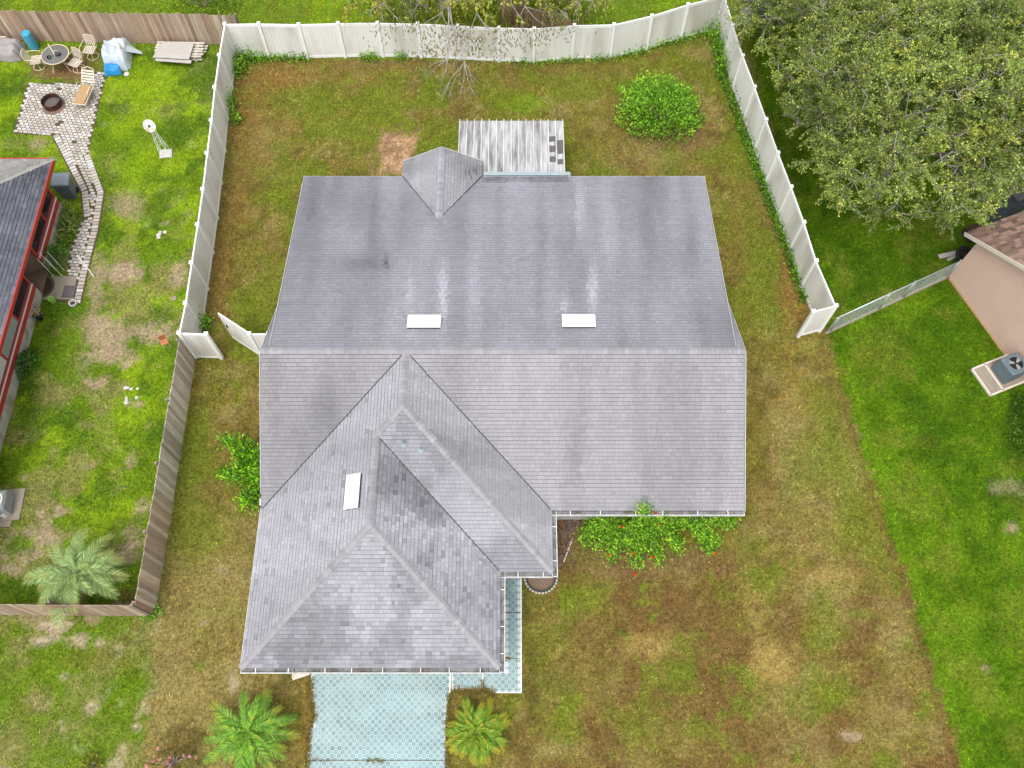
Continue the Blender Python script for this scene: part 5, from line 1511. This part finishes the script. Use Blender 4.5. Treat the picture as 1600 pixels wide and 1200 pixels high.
# borders: soldier course along both sides of the path
sideR = W([(141, 240), (163, 300), (154, 357), (140, 412), (126, 474)]); sideL = W([(82, 213), (127, 300), (131, 340)])
for side, sg in ((sideR, -1), (sideL, 1)):
    for a, b in zip(side[:-1], side[1:]):
        a, d, L = seg_frame(a, b); s = Vector((d.y, -d.x, 0)) * (1 if sg < 0 else -1)
        n = int(L / .165)
        for i in range(n):
            c = a + d * (L * (i + .5) / n) + s * .15
            plist.append((c.x, c.y, math.atan2(s.y, s.x) + random.gauss(0, .03), True))
SLAB = W([(70, 432), (120, 432), (116, 468), (64, 468)])
shrunk = PATIO
def near_border(x, y):
    for side in (sideR, sideL):
        for a, b in zip(side[:-1], side[1:]):
            A, d, L = seg_frame(a, b); q = Vector((x, y, 0)) - A; t = q.dot(d)
            if -.1 < t < L + .1 and abs(d.x * q.y - d.y * q.x) < .31 and (d.x * q.y - d.y * q.x) * (1 if side is sideR else -1) < .0 or -.1 < t < L + .1 and abs(d.x * q.y - d.y * q.x) < .12: return True
    return False
xs = [p[0] for p in PATIO]; ys = [p[1] for p in PATIO]
rot = -.12
cx0, cy0 = sum(xs) / len(xs), sum(ys) / len(ys)
for i in range(-60, 60):
    for j in range(-80, 80):
        lx, ly = (i + (.5 if j % 2 else 0)) * .215, j * .145
        x = cx0 + lx * math.cos(rot) - ly * math.sin(rot); y = cy0 + lx * math.sin(rot) + ly * math.cos(rot)
        ok = all(inpoly(np.array([x + a]), np.array([y + b]), PATIO)[0] for a, b in ((.06, .03), (-.06, .03), (.06, -.03), (-.06, -.03)))
        if not ok or near_border(x, y): continue
        if inpoly(np.array([x]), np.array([y]), SLAB)[0]: continue
        if random.random() < .015: continue
        plist.append((x, y, rot + random.gauss(0, .04), False))
plist.sort(key=lambda q: q[1] - (3 if q[3] else 0))      # nearest first
rest = MB()
for k, (x, y, r, big) in enumerate(plist):
    z = -.012 + random.gauss(0, .004)
    me = random.choice(PMB if big else PM)
    if k < 300:
        share('paver', me, patio, (x, y, z), (random.gauss(0, .02), random.gauss(0, .02), r))
    else:
        R = Matrix.Rotation(r, 3, 'Z'); cc_ = random.choice(TONES)
        rest.cur = tuple(np.clip(lin(cc_) / GAIN * random.gauss(1, .06), 0, .8))
        rest.add([R @ v.co + Vector((x, y, z)) for v in me.vertices], [tuple(p.vertices) for p in me.polygons])
if rest.f: tag(rest.build('pavers', M['paver'], patio), kind='stuff')
b = MB(); b.prism(SLAB, -.03, .035); so_ = b.build('door_slab', M['concrete']); tag(so_, kind='structure')

# ================================================================== GARDEN THINGS (left)
# door mats
p = at(78, 449); t = thing('door_mat', 'half-round brown doormat at the porch doorway', 'doormat', (p.x - .32, p.y, .036))
arc = [(.52 * math.cos(a) * 1.0, .55 * math.sin(a)) for a in np.linspace(-math.pi / 2, math.pi / 2, 20)]
b = MB(); b.prism(arc, 0, .012); b.build('mat_border', M['mat'], t)
b = MB(); b.prism([(x * .8 + .02, y * .82) for x, y in arc], .0125, .017); b.build('mat_field', M['rust'], t)
p = at(109, 456.5); t = thing('door_mat', 'square dark grey doormat on the slab', 'doormat', (p.x, p.y, .036), -.03)
b = MB(); b.prism([(-.25, -.28), (.25, -.28), (.25, .28), (-.25, .28)], 0, .012); b.build('mat_border', M['mat'], t)
b = MB(); b.prism([(-.21, -.24), (.21, -.24), (.21, .24), (-.21, .24)], .0125, .018); b.build('mat_field', M['scrap'], t)
# green bucket, ring pot, potted plant
p = at(84, 471.5); t = thing('bucket', 'lime green bucket at the edge of the slab', 'bucket', (p.x, p.y, 0))
b = MB(); b.lathe([(.11, 0), (.14, .26), (.15, .27), (.13, .27), (.11, .24), (0, .22)], (0, 0, 0), 20); b.build('pail', M['lime'], t, smooth=False)
b = MB(); b.tube([(.14 * math.cos(a), .02, .26 + .10 * math.sin(a)) for a in np.linspace(0, math.pi, 9)], .006, 5); b.build('handle', M['steel'], t)
p = at(115, 475); t = thing('ring_planter', 'small white ring planter on the slab corner', 'planter', (p.x, p.y, .0))
b = MB(); b.lathe([(.15, 0), (.16, .12), (.12, .12), (.11, .04), (0, .04)], (0, 0, 0), 18); b.build('bowl', M['stone'], t)
b = MB(); b.lathe([(.1, .05), (0, .06)], (0, 0, 0), 14); b.build('soil', M['rust'], t)
p = at(64, 497); t = thing('potted_plant', 'black pot with pale pink flowers beside the porch wall', 'plant pot', (p.x, p.y, 0))
b = MB(); b.lathe([(.12, 0), (.17, .32), (.18, .33), (.15, .33), (.14, .28), (0, .27)], (0, 0, 0), 18); b.build('pot', M['black'], t)
n = 120; leafcloud('foliage', RNG.normal(0, .09, (n, 3)) + [0, 0, .38], rnd_dirs(n) + [0, 0, .4], .08, .05, shades(n, [(200, 170, 160), (90, 120, 50), (226, 196, 186)]), t)
# wheeled bin
p = at(112, 306); t = thing('wheelie_bin', 'grey wheeled bin at the corner of the red porch', 'bin', (-18.85, 23.12, 0), .08)
def frust(b, x0, y0, z0, x1, y1, z1, cx=0, cy=0):
    b.hexa([(-x0, -y0, z0), (x0, -y0, z0), (x0, y0, z0), (-x0, y0, z0), (-x1 + cx, -y1 + cy, z1), (x1 + cx, -y1 + cy, z1), (x1 + cx, y1 + cy, z1), (-x1 + cx, y1 + cy, z1)])
b = MB(); frust(b, .24, .25, .06, .33, .31, 1.02); b.build('body', M['bin'], t, bevel=.03)
b = MB(); frust(b, .36, .34, 1.02, .34, .32, 1.10); lid = b.build('lid', M['binlid'], t, bevel=.02)
b = MB(); b.tube([(.10, -.34, 1.05), (.10, -.42, 1.04), (-.10, -.42, 1.04), (-.10, -.34, 1.05)], .016, 6); b.build('handle', M['bin'], lid)
for sx in (-.26, .26):
    b = MB(); b.lathe([(0, -.03), (.12, -.03), (.12, .03), (0, .03)], (sx, .2, .12), 16, M=Matrix.Rotation(math.pi / 2, 3, 'Y')); b.build('wheel', M['black'], t)
# blue drum
p = at(54.5, 75); t = thing('blue_drum', 'tall blue plastic drum against the picket fence', 'drum', (p.x, p.y, 0))
b = MB(); b.lathe([(.20, 0), (.215, .03), (.215, .30), (.222, .32), (.215, .34), (.215, .62), (.222, .64), (.215, .66), (.215, .86), (.205, .89), (.19, .89), (.185, .87), (0, .87)], (0, 0, 0), 28); b.build('drum_body', M['blue'], t, smooth=False)
b = MB(); b.lathe([(.035, .87), (.035, .9), (0, .9)], (.1, .03, 0), 12); b.build('bung', M['blue'], t)
# draped heap builder
def drape(name, label, cat, c, sx, sy, h, m, seed, rz=0, res=22, rough=.35, extra=None):
    t = thing(name, label, cat, (c.x, c.y, 0), rz)
    u = np.linspace(-1, 1, res); U, Vv = np.meshgrid(u, u)
    r = np.maximum(np.abs(U) ** 3, np.abs(Vv) ** 3)
    Z = h * (1 - sstep(.45, 1.0, r)) * (.75 + rough * 1.4 * (fbm(U * 1.8 + seed, Vv * 1.8, seed, 3) - .3)) + .05 * fbm(U * 6, Vv * 6, seed + 3, 2)
    k = 1 + .16 * (fbm(U * 2.2, Vv * 2.2 + 4, seed + 9, 2) - .5) * 2
    V = np.stack([U * sx * k, Vv * sy * k, np.maximum(Z, .01)], -1).reshape(-1, 3)
    ii = np.arange(res * res).reshape(res, res)
    Fq = np.stack([ii[:-1, :-1], ii[:-1, 1:], ii[1:, 1:], ii[1:, :-1]], -1).reshape(-1, 4)
    npmesh('sheet', V, Fq, M[m], t, smooth=True)
    return t
t = drape('covered_heap', 'heap under a crumpled grey tarpaulin at the left edge', 'tarp', at(8, 84), .95, .55, .62, 'greytarp', 3)
b = MB(); b.bar((-1.0, .35, .60), (.25, .42, .62), .05, .04); b.build('board', M['cream'], t)
t = drape('plastic_heap', 'heap wrapped in clear plastic sheeting behind the patio chairs', 'heap', at(186, 92), .62, .72, .75, 'plastic', 11, .1, rough=.5)
b = MB(); b.bar((.30, -.75, .12), (.42, -.1, .85), .10, .03); b.build('board', M['tancushion'], t)
b = MB(); b.add([(.35, .55, .5), (1.05, .25, .10), (1.12, .12, .05), (.45, -.2, .62), (.2, .2, .8)], [(0, 4, 3, 2, 1)]); b.build('loose_flap', M['plastic'], t)
drape('blue_tarp', 'crumpled bright blue tarpaulin in front of the plastic-wrapped heap', 'tarp', at(178, 110), .36, .34, .34, 'tarpblue', 21, .2, rough=.8)
# board on pallets
c = at(280, 88); t = thing('pallet_stack', 'grey boards stacked on pallets under the picket fence', 'pallets', (c.x, c.y, 0), -.03)
for k in range(2):
    for sx in (-.95, -.05, .9):
        b = MB(); b.cur = alb(190, 182, 172, 1.3); b.box((sx, .1, .09 + k * .17), (.10, .95, .09)); b.build('bearer', M['wood'], t)
    for j in range(6):
        b = MB(); b.cur = tuple(np.array(alb(212, 204, 192, 1.3)) * random.uniform(.85, 1.1)); b.box((random.uniform(-.05, .05) + .1, -.32 + j * .17, .145 + k * .17), (2.3 + random.uniform(-.15, .1), .11, .022), random.gauss(0, .01)); b.build('slat', M['wood'], t)
b = MB(); b.prism([(-.98, -.52), (.72, -.60), (.76, .40), (-.70, .48)], .40, .425); b.build('top_board', M['woodflat'], t)
b = MB(); b.prism([(-.85, -.66), (.80, -.78), (.82, -.60), (-.85, -.52)], .33, .355); b.build('lower_board', M['woodflat'], t)
# glass table
c = at(88, 101); t = thing('patio_table', 'round smoked-glass patio table with beige rim', 'table', (at(86, 85, .72).x, at(86, 85, .72).y, 0))
b = MB(); b.lathe([(.60, .705), (.60, .715), (0, .715)], (0, 0, 0), 40); b.build('glass_top', M['glass'], t)
b = MB(); b.lathe([(.595, .70), (.625, .70), (.625, .73), (.595, .73)], (0, 0, 0), 40, closed=True); b.build('rim', M['beige'], t)
for k in range(4):
    a = math.pi / 4 + k * math.pi / 2 + .2
    b = MB(); b.tube([(math.cos(a) * .52, math.sin(a) * .52, .70), (math.cos(a) * .35, math.sin(a) * .35, .40), (math.cos(a) * .55, math.sin(a) * .55, 0)], .016, 6); b.build('leg', M['beige'], t)
tl = Vector((t.location.x, t.location.y, 0))
u = thing('umbrella_pole', 'beige pole lying across the glass table', 'pole', (tl.x - .12, tl.y + .12, .735), 0)
b = MB(); b.tube([(-.28, .42, .02), (.18, -.22, .02)], .022, 8); b.build('pole', M['beige'], u); b = MB(); b.tube([(-.28, .42, .02), (-.30, .45, .02)], .035, 8); b.build('end_cap', M['beige'], u)
u = thing('ashtray', 'small dark ashtray on the glass table', 'ashtray', (tl.x - .22, tl.y - .20, .72))
b = MB(); b.lathe([(.09, 0), (.10, .05), (.08, .05), (.07, .015), (0, .015)], (0, 0, 0), 18); b.build('dish', M['black'], u); b = MB(); b.lathe([(.025, .016), (.02, .03), (0, .03)], (.02, .01, 0), 8); b.build('stub', M['stone'], u)
u = thing('tea_kettle', 'dark kettle with pale handle on the glass table', 'kettle', (tl.x + .14, tl.y - .02, .72))
b = MB(); b.lathe([(.10, 0), (.13, .06), (.10, .13), (.04, .16), (0, .16)], (0, 0, 0), 18); b.build('pot', M['darkmetal'], u, smooth=True)
b = MB(); b.tube([(-.10, 0, .10), (-.06, 0, .24), (.06, 0, .24), (.10, 0, .10)], .012, 6); b.build('handle', M['beige'], u); b = MB(); b.tube([(.09, 0, .05), (.2, -.02, .12)], [.025, .014], 6); b.build('spout', M['darkmetal'], u)
# strap chairs on swivel bases
def strap_chair(label, loc, rz):
    t = thing('patio_chair', label, 'chair', loc, rz, 'beige strap chairs round the glass table')
    b = MB(); b.tube([(.27 * math.cos(a), .27 * math.sin(a), .02) for a in np.linspace(0, 2 * math.pi, 25)[:-1]], .016, 6, closed=True); b.build('base_ring', M['beige'], t, smooth=True)
    b = MB()
    for k in range(4):
        a = k * math.pi / 2 + .4
        b.tube([(.27 * math.cos(a), .27 * math.sin(a), .02), (.05 * math.cos(a), .05 * math.sin(a), .26), (0, 0, .36)], .013, 5)
    b.build('pedestal', M['beige'], t)
    b = MB(); b.tube([(.25, -.26, .42), (.25, .26, .42), (-.22, .26, .40), (-.22, -.26, .40)], .017, 6, closed=True); b.build('seat_frame', M['beige'], t)
    for k in range(6):
        y = -.21 + k * .084
        b = MB(); b.box((.015, y, .418), (.47, .052, .008)); b.build('seat_strap', M['cream'], t)
    b = MB(); b.tube([(-.22, -.26, .40), (-.32, -.27, .70), (-.36, -.22, .92), (-.37, 0, .97), (-.36, .22, .92), (-.32, .27, .70), (-.22, .26, .40)], .017, 6); b.build('back_frame', M['beige'], t, smooth=True)
    for k in range(5):
        y = -.18 + k * .09
        b = MB(); b.bar((-.25, y, .46), (-.355, y, .93), .05, .008, up=(1, 0, 0)); b.build('back_strap', M['cream'], t)
    for sy in (-1, 1):
        b = MB(); b.tube([(-.33, .27 * sy, .68), (.0, .31 * sy, .66), (.26, .31 * sy, .64), (.27, .28 * sy, .42)], .017, 6); b.build('armrest', M['beige'], t, smooth=True)
    return t
p = at(62, 104); strap_chair('beige strap chair on the left of the glass table', (p.x, p.y, 0), .1)
p = at(124, 108); strap_chair('beige strap chair on the right of the glass table', (p.x, p.y, 0), math.radians(245))
p = at(146, 88); strap_chair('beige strap chair nearest the picket fence', (p.x, p.y, 0), math.radians(262))
# lounge
c = at(139, 150); t = thing('lounge_chair', 'beige framed garden lounger with tan seat standing on the pavers', 'lounger', (c.x, c.y, .03), math.radians(82))
for sy in (-.30, .30):
    b = MB(); b.tube([(-.85, sy, .34), (.35, sy, .36), (.85, sy * .9, .78)], .020, 6); b.build('side_rail', M['beige'], t, smooth=True)
    b = MB(); b.tube([(-.45, sy, .35), (-.40, sy * 1.08, .58), (.20, sy * 1.08, .60), (.38, sy, .38)], .017, 6); b.build('armrest', M['beige'], t, smooth=True)
    for x in (-.8, .3):
        b = MB(); b.tube([(x, sy, .35), (x - .06, sy * 1.05, 0)], .018, 6); b.build('leg', M['beige'], t)
b = MB(); b.tube([(.85, -.27, .78), (.92, 0, .84), (.85, .27, .78)], .02, 6); b.build('head_rail', M['beige'], t)
b = MB(); b.tube([(-.85, -.30, .34), (-.85, .30, .34)], .02, 6); b.build('foot_rail', M['beige'], t)
b = MB(); b.box((-.28, 0, .375), (1.10, .50, .05)); b.build('seat_cushion', M['tancushion'], t, bevel=.015)
for k in range(5):
    f = .12 + k * .19
    b = MB(); b.box((.37 + .46 * f, 0, .375 + .40 * f), (.07, .56, .008), M=Matrix.Rotation(-.7, 3, 'Y')); b.build('back_strap', M['cream'], t)
b = MB(); b.box((-.78, 0, .36), (.12, .58, .02)); b.build('foot_board', M['tancushion'], t)
# fire pit
c = at(84, 165); t = thing('fire_pit', 'round black steel fire pit on the pavers', 'fire pit', (c.x, c.y, .03))
b = MB(); b.lathe([(.40, 0), (.40, .28), (.43, .29), (.43, .31), (.385, .31), (.375, .28), (.37, .02)], (0, 0, 0), 32); b.build('ring', M['rust'], t)
b = MB(); b.lathe([(.372, .10), (.2, .13), (0, .12)], (0, 0, 0), 24); b.build('ash_bed', M['ash'], t)
b = MB(); b.lathe([(.52, -.0), (.50, .012), (0, .014)], (.03, -.06, 0), 28); b.build('ash_patch', M['porchfloor'], t)
# garden windmill
c = at(259, 241); t = thing('garden_windmill', 'small white garden windmill on a stone slab', 'windmill', (c.x, c.y, 0), .15)
t.scale = (.85, .85, .98)
b = MB(); b.box((.02, 0, .03), (.62, .52, .07)); b.build('base_slab', M['stone'], t, bevel=.01)
for sx in (-1, 1):
    for sy in (-1, 1):
        b = MB(); b.tube([(.24 * sx, .20 * sy, .05), (.04 * sx, .04 * sy, 1.85)], .014, 5); b.build('tower_leg', M['white'], t)
b = MB()
for z in (.5, .95, 1.4):
    f = 1 - z / 2.05
    q = [(.26 * f + .02, .22 * f + .02), (-.26 * f - .02, .22 * f + .02), (-.26 * f - .02, -.22 * f - .02), (.26 * f + .02, -.22 * f - .02)]
    for k in range(4):
        b.tube([(*q[k], z), (*q[(k + 1) % 4], z)], .007, 4)
        f2 = 1 - (z + .4) / 2.05; q2 = [(math.copysign(.26 * f2 + .02, x), math.copysign(.22 * f2 + .02, y)) for x, y in q]
        b.tube([(*q[k], z), (*q2[(k + 1) % 4], z + .4)], .005, 4)
b.build('bracing', M['white'], t)
hubc = Vector((0, -.14, 1.95)); tilt = Matrix.Rotation(math.radians(62), 3, 'X')
for k in range(16):
    R = tilt @ Matrix.Rotation(2 * math.pi * k / 16, 3, 'Z')
    v = [R @ Vector(q) + hubc for q in ((.06, -.012, 0), (.30, -.055, .018), (.30, .045, -.018), (.06, .012, 0))]
    b = MB(); b.add(v + [q + tilt @ Vector((0, 0, .004)) for q in v], [(3, 2, 1, 0), (4, 5, 6, 7), (0, 1, 5, 4), (1, 2, 6, 5), (2, 3, 7, 6), (3, 0, 4, 7)]); b.build('blade', M['white' if k not in (10, 11, 13, 14) else 'beige'], t)
b = MB(); b.lathe([(.06, -.03), (.06, .03), (0, .05)], hubc, 14, M=tilt); b.build('hub', M['darkmetal'], t)
b = MB(); b.tube([hubc, hubc + Vector((-.10, .62, .02))], .010, 5); b.add([hubc + Vector(q) for q in ((-.10, .50, -.10), (-.14, .78, -.14), (-.14, .78, .14), (-.10, .50, .12), (-.105, .50, -.10), (-.145, .78, -.14), (-.145, .78, .14), (-.105, .50, .12))], [(0, 1, 2, 3), (7, 6, 5, 4)]); b.build('tail_vane', M['acgrey'], t)
# white pole, leaning rack poles
p0, p1 = at(131, 411, .5), at(146.5, 432, .05)
t = thing('white_pole', 'thin white pole stuck beside the paved path', 'pole', (p1.x, p1.y, 0)); b = MB(); b.tube([p1, p0 + Vector((0, 0, .5))], .022, 8); b.build('shaft', M['white'], t, off=(p1.x, p1.y, 0)); b = MB(); b.lathe([(.03, 0), (.03, .03), (0, .04)], p0 + Vector((0, 0, .49)), 8); b.build('cap', M['white'], t, off=(p1.x, p1.y, 0))
p = at(92, 428); t = thing('garden_stakes', 'pale garden stakes in lime green feet by the porch door', 'stakes', (p.x, p.y, 0))
for k in range(4):
    x, y = (k % 2) * .35 - .2, (k // 2) * .3 - .1
    b = MB(); b.tube([(x, y, 0), (x - .06, y + .02, 1.25)], .010, 6); st_ = b.build('stake', M['white'], t)
    b = MB(); b.lathe([(.07, 0), (.05, .05), (.02, .06)], (x, y, 0), 10); b.build('foot', M['lime'], st_)
# orange plastic chair behind the fence end
p = at(263, 540); t = thing('orange_seat', 'faded orange plastic seat leaning by the white fence end', 'seat', (p.x - .05, p.y, 0), .5)
t.scale = (.72, .72, .8)
b = MB(); b.box((0, 0, .38), (.36, .34, .03)); b.build('seat_shell', M['orange'], t, bevel=.01)
b = MB(); b.box((0, .18, .58), (.36, .03, .36)); b.build('backrest', M['orange'], t, bevel=.01)
for sx in (-.15, .15):
    for sy in (-.14, .14):
        b = MB(); b.tube([(sx, sy, .38), (sx * 1.2, sy * 1.2, 0)], .012, 5); b.build('leg', M['white'], t)
# stones and scraps lying in the garden
def rock(name, label, c, r, m, seed, cat='stone', flat=.5, n=1, group=None):
    t = thing(name, label, cat, (c.x, c.y, 0), 0, group); rs = random.Random(seed)
    for k in range(n):
        b = MB(); a = rs.uniform(0, 6.3); dd = 0 if n == 1 else rs.uniform(.3, 1.0) * r * 1.6
        cx, cy = math.cos(a) * dd, math.sin(a) * dd; rr = r * (1 if n == 1 else rs.uniform(.35, .6))
        vs_ = []; fs_ = []
        for i in range(4):
            z = [0, .35, .75, 1][i]; f = [1, 1.05, .8, .25][i]
            for j in range(8): vs_.append((cx + rr * f * math.cos(j * .785) * rs.uniform(.85, 1.15), cy + rr * f * math.sin(j * .785) * rs.uniform(.8, 1.1), rr * flat * z * rs.uniform(.9, 1.1)))
        for i in range(3):
            for j in range(8): fs_.append((i * 8 + j, i * 8 + (j + 1) % 8, (i + 1) * 8 + (j + 1) % 8, (i + 1) * 8 + j))
        fs_.append(tuple(24 + j for j in range(8)))
        b.add(vs_, fs_); b.build('lump', M[m], t)
rock('white_rubble', 'scatter of white rubble in the left lawn below the path', at(251, 368), .16, 'stone', 1, n=5, cat='rubble')
rock('white_rubble', 'row of pale broken bricks in the lawn beside the wooden fence', at(206, 605), .16, 'stone', 2, n=4, cat='rubble')
rock('white_rubble', 'second patch of pale bricks just below the first by the wooden fence', at(204, 624), .15, 'stone', 5, n=4, cat='rubble')
rock('garden_stone', 'grey stone in front of the blue tarpaulin', at(198, 116), .13, 'stone', 3)
rock('garden_stone', 'small pale ring stone in the lawn near the fence end', at(272, 466), .12, 'concrete', 4, flat=.3)
rock('garden_stone', 'tan stones in the far right corner of the back yard', at(1102, 63), .13, 'tancushion', 6, n=3)
# left air conditioner and slab
p = at(12, 798); t = thing('air_conditioner', 'grey ribbed air conditioner at the left edge', 'air conditioner', (p.x - .15, p.y + .15, 0), .1)
b = MB(); b.prism([(-.5, -.55), (.62, -.55), (.68, .62), (-.5, .62)], 0, .06); b.build('pad', M['concrete'], t)
b = MB(); b.box((0, 0, .42), (.72, .72, .70)); b.build('casing', M['acgrey'], t, bevel=.09)
for k in range(9):
    b = MB(); b.box((0, 0, .16 + k * .065), (.745, .745, .022)); b.build('louvre', M['acgrey'], t, bevel=.01)
b = MB(); b.lathe([(.27, .772), (.33, .772), (.33, .79), (.27, .79)], (0, 0, 0), 24, closed=True); b.build('fan_ring', M['white'], t)
b = MB(); b.lathe([(.268, .772), (0, .773)], (0, 0, 0), 24); b.build('fan_well', M['rust'], t)
t2 = thing('drain_pipe', 'short white pipe stub on the slab below the left air conditioner', 'pipe', tuple(at(8, 806)))
b = MB(); b.prism([(-.4, -.45), (.28, -.40), (.36, .18), (-.4, .2)], 0, .03); b.build('slab', M['concrete'], t2)
b = MB(); b.lathe([(.10, .03), (.10, .34), (.075, .34), (.07, .06), (0, .06)], (.03, 0, 0), 18); b.build('pipe', M['white'], t2)
# ================================================================== RIGHT NEIGHBOUR'S THINGS
ac = at(1578, 572, .9); t = thing('air_conditioner', 'blue-grey air conditioner on a gravel pad beside the pink house', 'air conditioner', (ac.x + .06, ac.y + .04, 0), math.radians(22))
b = MB(); b.prism([(-.85, -.58), (.75, -.58), (.75, .58), (-.85, .58)], 0, .08); b.build('pad', M['concrete'], t)
for q0, q1 in (((-.87, -.60), (.77, -.60)), ((-.87, .60), (.77, .60)), ((-.87, -.60), (-.87, .60)), ((-.30, -.60), (-.30, .60))):
    b = MB(); b.bar((*q0, .07), (*q1, .07), .07, .10); b.build('edging', M['cream'], t)
b = MB(); b.box((.22, 0, .48), (.80, .80, .80)); b.build('casing', M['acblue'], t, bevel=.06)
b = MB(); b.lathe([(.27, .882), (.36, .882), (.36, .905), (.27, .905)], (.22, 0, 0), 28, closed=True); b.build('fan_ring', M['acblue'], t)
b = MB(); b.lathe([(.268, .883), (0, .884)], (.22, 0, 0), 24); b.build('fan_well', M['black'], t)
for k in range(3):
    R = Matrix.Rotation(2.09 * k + .5, 3, 'Z')
    b = MB(); b.add([R @ Vector(q) + Vector((.22, 0, 0)) for q in ((.05, -.04, .890), (.25, -.09, .889), (.25, .07, .897), (.05, .03, .897))], [(0, 1, 2, 3)]); b.build('fan_blade', M['acgrey'], t)
tc = at(1502, 402); t = thing('tyre', 'black tyre leaning on the pink house wall', 'tyre', (tc.x, tc.y, 0), .6)
Rt = Matrix.Rotation(math.radians(28), 3, 'X'); cz = Vector((0, 0, .22))
b = MB(); b.lathe([(.20, -.09), (.31, -.10), (.345, -.06), (.345, .06), (.31, .10), (.20, .09), (.19, .05), (.19, -.05)], cz, 28, M=Rt, closed=True); b.build('tread', M['rubber'], t)
b = MB(); b.lathe([(.19, .01), (.12, .03), (.05, .0), (0, .0)], cz, 24, M=Rt); b.build('rim', M['darkmetal'], t)
tc = at(1480, 400); t = thing('timber_offcut', 'pale timber boards lying beside the tyre', 'timber', (tc.x, tc.y, 0), .25)
b = MB(); b.box((0, 0, .10), (.85, .20, .05), .0); b.build('board', M['woodflat'], t); b = MB(); b.box((.15, -.16, .05), (.55, .12, .05), .2); b.build('board', M['woodflat'], t)
tc = at(1500, 372); t = thing('shadow_filler', 'dark crate standing in for the shadow behind the tyre', 'filler', (tc.x + .45, tc.y + .1, 0), .4)
b = MB(); b.box((0, 0, .2), (.6, .5, .4)); b.build('filler_body', M['darkmetal'], t); b = MB(); b.box((0, 0, .42), (.64, .54, .04)); b.build('filler_lid', M['rust'], t)  # dark solid added where only shadow lies behind the tyre
tc = at(1568, 335, 1.1); t = thing('grey_cabinet', 'dark grey cabinet behind the brown roof under the oak', 'cabinet', (tc.x + .5, tc.y + .6, 0), math.radians(22))
b = MB(); b.box((0, 0, .9), (.9, .7, 1.8)); b.build('cabinet_body', M['bin'], t, bevel=.02); b = MB(); b.box((0, 0, 1.83), (.98, .78, .06)); b.build('cabinet_lid', M['darkmetal'], t)
# ================================================================== FRONT BED, SPLASH BLOCK
bed = W([(871, 800), (905, 800), (915, 822), (897, 842), (884, 866), (876, 890), (871, 900)])
b = MB(); b.prism(bed, -.03, .01); bd = b.build('mulch_bed', M['porchfloor']); tag(bd, 'reddish mulch bed in the front corner of the house', 'mulch', kind='stuff')
b = MB()
for k in range(900):
    x, y = random.uniform(min(q[0] for q in bed), max(q[0] for q in bed)), random.uniform(min(q[1] for q in bed), max(q[1] for q in bed))
    if not inpoly(np.array([x]), np.array([y]), bed)[0]: continue
    b.cur = tuple(np.array(random.choice([alb(150, 96, 66), alb(110, 76, 58), alb(172, 120, 86), alb(86, 66, 56), alb(160, 140, 122)])) * random.uniform(.8, 1.3))
    b.box((x, y, .02), (random.uniform(.03, .10), random.uniform(.015, .04), .012), M=Euler((random.gauss(0, .3), random.gauss(0, .3), random.uniform(0, 3))).to_matrix())
tag(b.build('mulch_chips', M['mulch'], bd), kind='stuff')
p = W([(893, 846), (880, 880)]); t = thing('edging_strip', 'pale broken edging strip beside the mulch bed', 'edging', (*p[0], 0))
for k in range(4):
    a_ = Vector((*p[0], 0)).lerp(Vector((*p[1], 0)), k / 4); b_ = Vector((*p[0], 0)).lerp(Vector((*p[1], 0)), (k + .8) / 4)
    b = MB(); b.bar(a_ + Vector((0, 0, .03)), b_ + Vector((0, 0, .03)), .05, .07); b.build('edging_piece', M['stone'], t, off=(*p[0], 0))
for (x0, y0, x1, y1, lb) in ((894, 810, 888, 828, 'grey board lying in the mulch near the gutter corner'), (908, 822, 925, 812, 'black landscape fabric fold at the end of the shrub')):
    a_, b_ = at(x0, y0), at(x1, y1); t = thing('garden_board', lb, 'board', tuple(a_))
    b = MB(); b.bar(a_ + Vector((0, 0, .05)), b_ + Vector((0, 0, .05)), .13, .03); b.build('plank', M['scrap' if x0 < 900 else 'black'], t, off=tuple(a_))
c = at(845, 902); t = thing('round_planter', 'half-round planting bed with dark edging below the wing gutter', 'flower bed', (c.x, c.y, 0))
b = MB(); b.lathe([(.47, -.01), (.47, .02), (0, .03)], (0, 0, 0), 28); b.build('soil', M['porchfloor'], t)
b = MB(); b.lathe([(.47, 0), (.52, 0), (.52, .09), (.47, .09)], (0, 0, 0), 32, closed=True); b.build('edging', M['darkmetal'], t)
for k in range(16):
    a = -math.pi + math.pi * k / 15; 
    b = MB(); b.box((.56 * math.cos(a), .56 * math.sin(a), .03), (.06, .08, .07), a); b.build('edging_stone', M['stone'], t, bevel=.01)
c = at(469, 1056); t = thing('splash_block', 'pale concrete splash block under the front gutter', 'splash block', (c.x + .02, c.y + .12, 0), math.radians(10))
b = MB(); b.prism([(-.29, -.22), (.29, -.14), (.24, .4), (-.24, .4)], 0, .05); b.build('slab', M['cream'], t)
for sx in (-1, 1):
    b = MB(); b.bar((sx * .27, -.15, .07), (sx * .22, .4, .08), .05, .06); b.build('side_lip', M['cream'], t)
